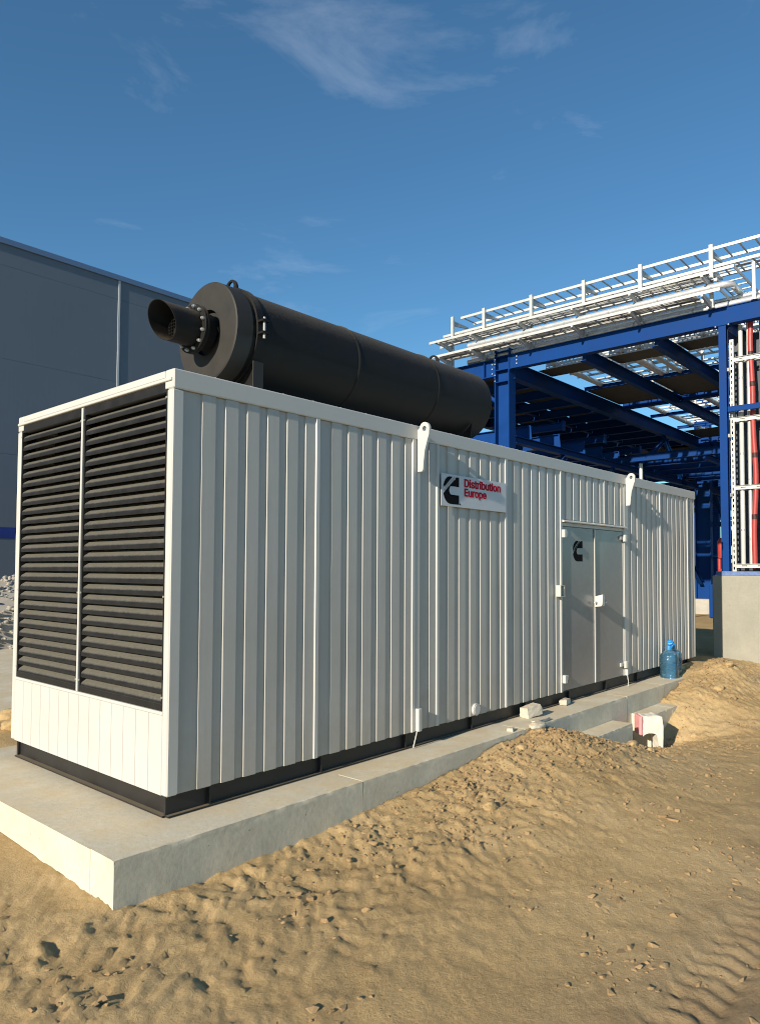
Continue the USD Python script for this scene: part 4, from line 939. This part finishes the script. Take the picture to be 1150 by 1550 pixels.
for z in (1.60, 3.18, 4.57, 5.80):
    slh = slotted(2.3, 0.082, 0.30, 0.10, 0.016, 1)
    obj('crossbar', MB().add(plate(slh, 0.004, (12.535, -0.012, z), (0, -1, 0), (0, 0, 1))).box(12.50, 12.5305, -2.3, -0.012, z + 0.0375, z + 0.041), 'galvanised', t)
    obj('bracket', MB().box(12.70, 12.74, -2.3, 0.2, z - 0.05, z - 0.01), 'galvanised_dull', t)
obj('wall_cleat', boxm(12.40, 12.545, 0.05, 0.17, 5.55, 5.62, 0.004), 'galvanised', t)
obj('wall_cleat', boxm(12.40, 12.545, 0.05, 0.17, 4.20, 4.27, 0.004), 'galvanised', t)
obj('wall_cleat', boxm(12.46, 12.545, 0.05, 0.13, 3.00, 3.07, 0.004), 'galvanised', t)
obj('dark_cable_tray', MB().box(12.95, 13.0, -2.2, 0.1, 1.45, 6.4), 'cladding_dark', label='dark upright cable tray panel behind the pipes on the pedestal', cat='cable tray')
for y, z, rad, m, lab in ((0.95, 6.84, 0.07, 'lagging', 'lagged pipe running back along the right of the rack floor gaps'), (2.45, 6.82, 0.055, 'pipe_grey', 'pale pipe running back along the middle of the rack floor gaps'), (2.95, 6.86, 0.09, 'lagging', 'thick lagged pipe running back beside the second girder'), (4.75, 6.84, 0.07, 'pipe_grey', 'pale pipe running back beside the left girder')):
    pipe('rack_pipe', lab, 'pipe', [(13.5, y, z), (26.0, y, z)], rad, m, rings=2.1)
# pipes deep inside the rack
pipe('red_pipe', 'red pipe crossing low inside the rack, above the container roof edge', 'pipe', [(18.0, 6.2, 5.24), (18.0, 12.5, 5.30)], 0.085, 'pipe_red', rings=1.5)
pipe('red_pipe', 'red pipe with valves seen between silencer and blue column', 'pipe', [(16.6, 6.6, 5.05), (16.6, 11.5, 5.05)], 0.085, 'pipe_red', rings=0.8)
obj('blue_duct', boxm(18.9, 19.2, 5.8, 8.2, 5.02, 5.20, 0.02), 'steel_blue', label='square blue duct lying low inside the rack beside the red pipe', cat='duct')
obj('valve_post', cyl((17.6, 4.1, 2.0), (17.6, 4.1, 4.62), 0.055, 12), 'galvanised', label='white upright stub pipe just over the container roof edge', cat='pipe')
# red pump set near the far column
OFF = 0.72
t = thing('red_pump', 'red pump and tank on a blue stand, glimpsed beside the slim post', 'pump', (23.0, 3.1 + OFF, -0.15))
obj('stand', MB().box(22.8, 23.6, 2.9, 3.9, -0.15, 1.0, c=0.02).box(23.05, 23.15, 3.48, 3.56, 1.0, 1.9), 'steel_blue', t)
obj('tank', lathe([(0, 0), (0.12, 0.0), (0.15, 0.05), (0.15, 0.60), (0.10, 0.70), (0, 0.72)], (23.1, 3.52, 1.9), 24), 'pipe_red', t, smooth=40)
obj('pump_head', lathe([(0, 0), (0.14, 0.0), (0.17, 0.05), (0.17, 0.30), (0.06, 0.40), (0.06, 0.90), (0, 0.90)], (23.1, 3.62, 1.0), 20), 'pipe_red', t, smooth=40)
obj('pipe', tube(smooth_path([(23.0, 3.6, 1.0), (22.9, 3.6, 1.5), (22.9, 3.2, 1.5), (22.9, 3.2, 1.0)], 6, 0.15), 0.05, 10), 'pipe_red', t, smooth=40)
# far lattice frame against the sky
t = thing('far_frame', 'thin dark steel lattice frame far behind the rack, against the sky', 'steel frame', (44, 14, -0.3))
for y in (8, 11.5, 15, 18.5, 22):
    obj('post', boxm(44, 44.25, y, y + 0.25, -0.4, 8.2), 'steel_blue', t)
for z in (4.6, 6.0, 8.2):
    obj('beam', boxm(44.02, 44.2, 8.26, 22, z, z + 0.2), 'steel_blue', t)
for y in (8.2, 11.7, 15.2, 18.7):
    obj('brace', cyl((44.1, y, 4.8), (44.1, y + 3.2, 6.0), 0.06, 8), 'galvanised_dull', t)

# ------------------------------------------------------------------ water jugs
def jug(label, x, y, rz, bag):
    t = thing('water_jug', label, 'water jug', (x, y, -0.15), 'blue water jugs on the plinth')
    R = 0.138
    prof = [(0, 0.012), (R - 0.03, 0.004), (R - 0.012, 0.0), (R - 0.001, 0.014), (R, 0.03), (R, 0.115), (R - 0.006, 0.122), (R - 0.006, 0.132), (R, 0.139), (R, 0.205), (R - 0.007, 0.213), (R - 0.007, 0.224), (R, 0.232), (R, 0.292),
            (R - 0.006, 0.300), (R - 0.006, 0.310), (R - 0.001, 0.318), (R - 0.004, 0.345), (R - 0.022, 0.372), (R - 0.058, 0.398), (R - 0.092, 0.414), (0.034, 0.428), (0.030, 0.455)]
    obj('body', lathe(prof, (x, y, -0.15), 40), 'jug_plastic', t, smooth=40)
    obj('grip', MB().box(x - 0.02, x + 0.02, y - R - 0.004, y - R + 0.012, 0.02, 0.115, c=0.006), 'jug_plastic', t)
    cap = lathe([(0, 0.50), (0.026, 0.498), (0.036, 0.485), (0.037, 0.43), (0.030, 0.425)], (x, y, -0.15), 20)
    obj('cap', cap, 'bag_blue', t, smooth=40)
    if bag:
        m = trimesh.creation.icosphere(subdivisions=3)
        v = m.vertices; n = meshkit.fbm(v * 2.2 + 4, 3, 9)
        m.vertices = v * (0.55 + 0.75 * n)[:, None] * np.array([0.055, 0.055, 0.048]) + [x + 0.028, y - 0.01, 0.385]
        obj('bag', m, 'bag_blue', t, smooth=40)
jug('nearer blue translucent water jug with a crumpled blue bag on its cap', 8.425, -0.185, 0.2, True)
jug('farther blue translucent water jug half hidden behind the nearer one', 8.76, -0.12, 1.0, False)

# ------------------------------------------------------------------ stone block, rocks
bxy = np.array([6.30, -0.78])
ang = math.radians(222)
T = np.eye(4)
nrm = np.array([math.cos(ang), math.sin(ang)])               # the white face looks this way
side = np.array([-nrm[1], nrm[0]])
t = thing('stone_block', 'rough white stone block with a pink painted side and an arched notch, beside the ledge', 'stone block', (*bxy, -0.85))
H0, H1, HW = -0.86, -0.335, 0.128
arch = [(-HW, -0.56)] + [(-HW + 0.01 + 0.085 + 0.095 * -math.cos(a), -0.60 + 0.05 * math.sin(a)) for a in np.linspace(0.3, math.pi - 0.4, 8)] + [(0.068, -0.66), (0.072, H0), (HW, H0), (HW + 0.004, -0.45), (HW - 0.012, H1 - 0.012), (0.06, H1 + 0.008), (-0.05, H1 - 0.006), (-HW + 0.01, H1)]
blk = trimesh.creation.extrude_polygon(Polygon(arch), 0.20, engine='earcut')
TT = np.eye(4); TT[:3, 0], TT[:3, 1], TT[:3, 2], TT[:3, 3] = [side[0], side[1], 0], [0, 0, 1], [-nrm[0] * -1, -nrm[1] * -1, 0], [bxy[0] - nrm[0] * 0.20, bxy[1] - nrm[1] * 0.20, 0]
if np.linalg.det(TT[:3, :3]) < 0: TT[:3, 0] *= -1
blk.apply_transform(TT)
for _ in range(3): blk = blk.subdivide()
def roughen(m, amp, sc, seed):
    n = meshkit.fbm(m.vertices * sc, 3, seed)[:, None] - 0.5
    m.merge_vertices(); vn = m.vertex_normals
    n = meshkit.fbm(m.vertices * sc, 3, seed)[:, None] - 0.5
    m.vertices = m.vertices + vn * n * amp
    return m
obj('block', roughen(blk, 0.022, 22, 4), 'foam_white', t, smooth=35)
E_ = TT[:3, 0]
def oriented_box(c, hx, hy, hz, ax, nn):
    m = boxm(-hx, hx, -hy, hy, -hz, hz, 0.01)
    for _ in range(2): m = m.subdivide()
    R = np.eye(4); R[:3, 0], R[:3, 1], R[:3, 2], R[:3, 3] = ax, nn, [0, 0, 1], c
    m.apply_transform(R); return m
lft = -np.array([side[0], side[1], 0]) if side[0] > 0 else np.array([side[0], side[1], 0])
lft = lft if (lft[0] * -0.6 + lft[1] * 0.8) > 0 else -lft
pc = np.array([bxy[0], bxy[1], -0.455]) + lft * (HW + 0.024) - np.array([*nrm, 0]) * 0.09
obj('pink_slab', roughen(oriented_box(pc, 0.022, 0.105, 0.118, lft, np.array([*nrm, 0])), 0.014, 26, 8), 'plank_pink', t, smooth=35)
def stone(label, x, y, z, size, seed, squash=(1.3, 0.8, 0.7), m='stone', rz=0.0):
    g = rock(size, seed, 3, squash)
    c, s = math.cos(rz), math.sin(rz)
    g.vertices = g.vertices @ np.array([[c, s, 0], [-s, c, 0], [0, 0, 1]])
    g.vertices[:, 2] = np.maximum(g.vertices[:, 2], -size * 0.4)
    g.apply_translation((x, y, z - g.bounds[0][2]))
    obj('stone', g, m, label=label, cat='stone', smooth=45)
def chunk(label, x, y, hx, hy, hz, seed, rz, tilt=0.0):
    g = np.random.default_rng(seed)
    P = np.array([(sx * hx, sy * hy, sz * hz) for sx in (-1, 1) for sy in (-1, 1) for sz in (-1, 1)], float)
    P = np.vstack([P * (1 - 0.22 * g.random((8, 3))), (g.random((14, 3)) * 2 - 1) * [hx, hy, hz] * 1.02])
    m = trimesh.convex.convex_hull(P)
    for _ in range(3): m = m.subdivide()
    m = roughen(m, 0.016, 30, seed)
    c, s_ = math.cos(rz), math.sin(rz); ct, st = math.cos(tilt), math.sin(tilt)
    m.vertices = m.vertices @ np.array([[ct, 0, st], [0, 1, 0], [-st, 0, ct]]) @ np.array([[c, s_, 0], [-s_, c, 0], [0, 0, 1]])
    m.apply_translation((x, y, -0.152 - m.bounds[0][2]))
    obj('stone', m, 'stone', label=label, cat='stone', smooth=25)
chunk('pale block of broken stone lying on the plinth before the ribbed wall', 4.47, -0.10, 0.125, 0.075, 0.062, 41, -0.25, 0.12)
chunk('smaller broken stone lying on the plinth just before the double door', 5.40, -0.03, 0.10, 0.05, 0.035, 45, 0.2)
chunk('small flat stone on the plinth edge, lowest of the three there', 3.72, -0.31, 0.05, 0.035, 0.018, 43, 0.4)
chunk('long flat pale slab lying where the sand meets the plinth edge', 4.30, -0.33, 0.16, 0.045, 0.02, 49, 0.05)
stone('flat stone half sunk where the sand meets the plinth, left of the ledge', 4.05, -0.44, gz(4.05, -0.44) - 0.015, 0.09, 47, (1.4, 0.8, 0.5))
for k_, (lab, x, y, s, sd) in enumerate([
        ('yellowish clod on the sand just before the stone block', 5.05, -1.05, 0.07, 51), ('brown clod with a dark shadow, right of the yellowish clod', 5.28, -1.16, 0.06, 52),
        ('clod sitting on top of the sand mound', 9.2, -0.85, 0.075, 53), ('large clod on the near slope of the sand mound', 8.3, -0.98, 0.085, 54),
        ('clod low on the right side of the sand mound', 9.6, -1.45, 0.07, 55), ('light stone at the foot of the mound, right of the stone block', 7.0, -1.05, 0.05, 56),
        ('clod on the sand heap against the plinth', 3.45, -0.62, 0.055, 57), ('lone clod at the front left of the sand', 2.2, -1.1, 0.06, 58)]):
    stone(lab, x, y, gz(x, y) - s * 0.3, s, sd, (1.2, 0.9, 0.7), 'sand')
for k_, (lab, x, y, s, sd) in enumerate([('tan boulder beside the plinth at the left picture edge', 0.75, 4.3, 0.16, 61), ('smaller tan boulder next to the left boulder', 1.15, 4.65, 0.12, 62), ('dark brown rock below the pavement edge on the left', 0.95, 5.05, 0.13, 63)]):
    stone(lab, x, y, gz(x, y) - 0.03, s, sd, (1.2, 1.0, 0.7), 'sand')
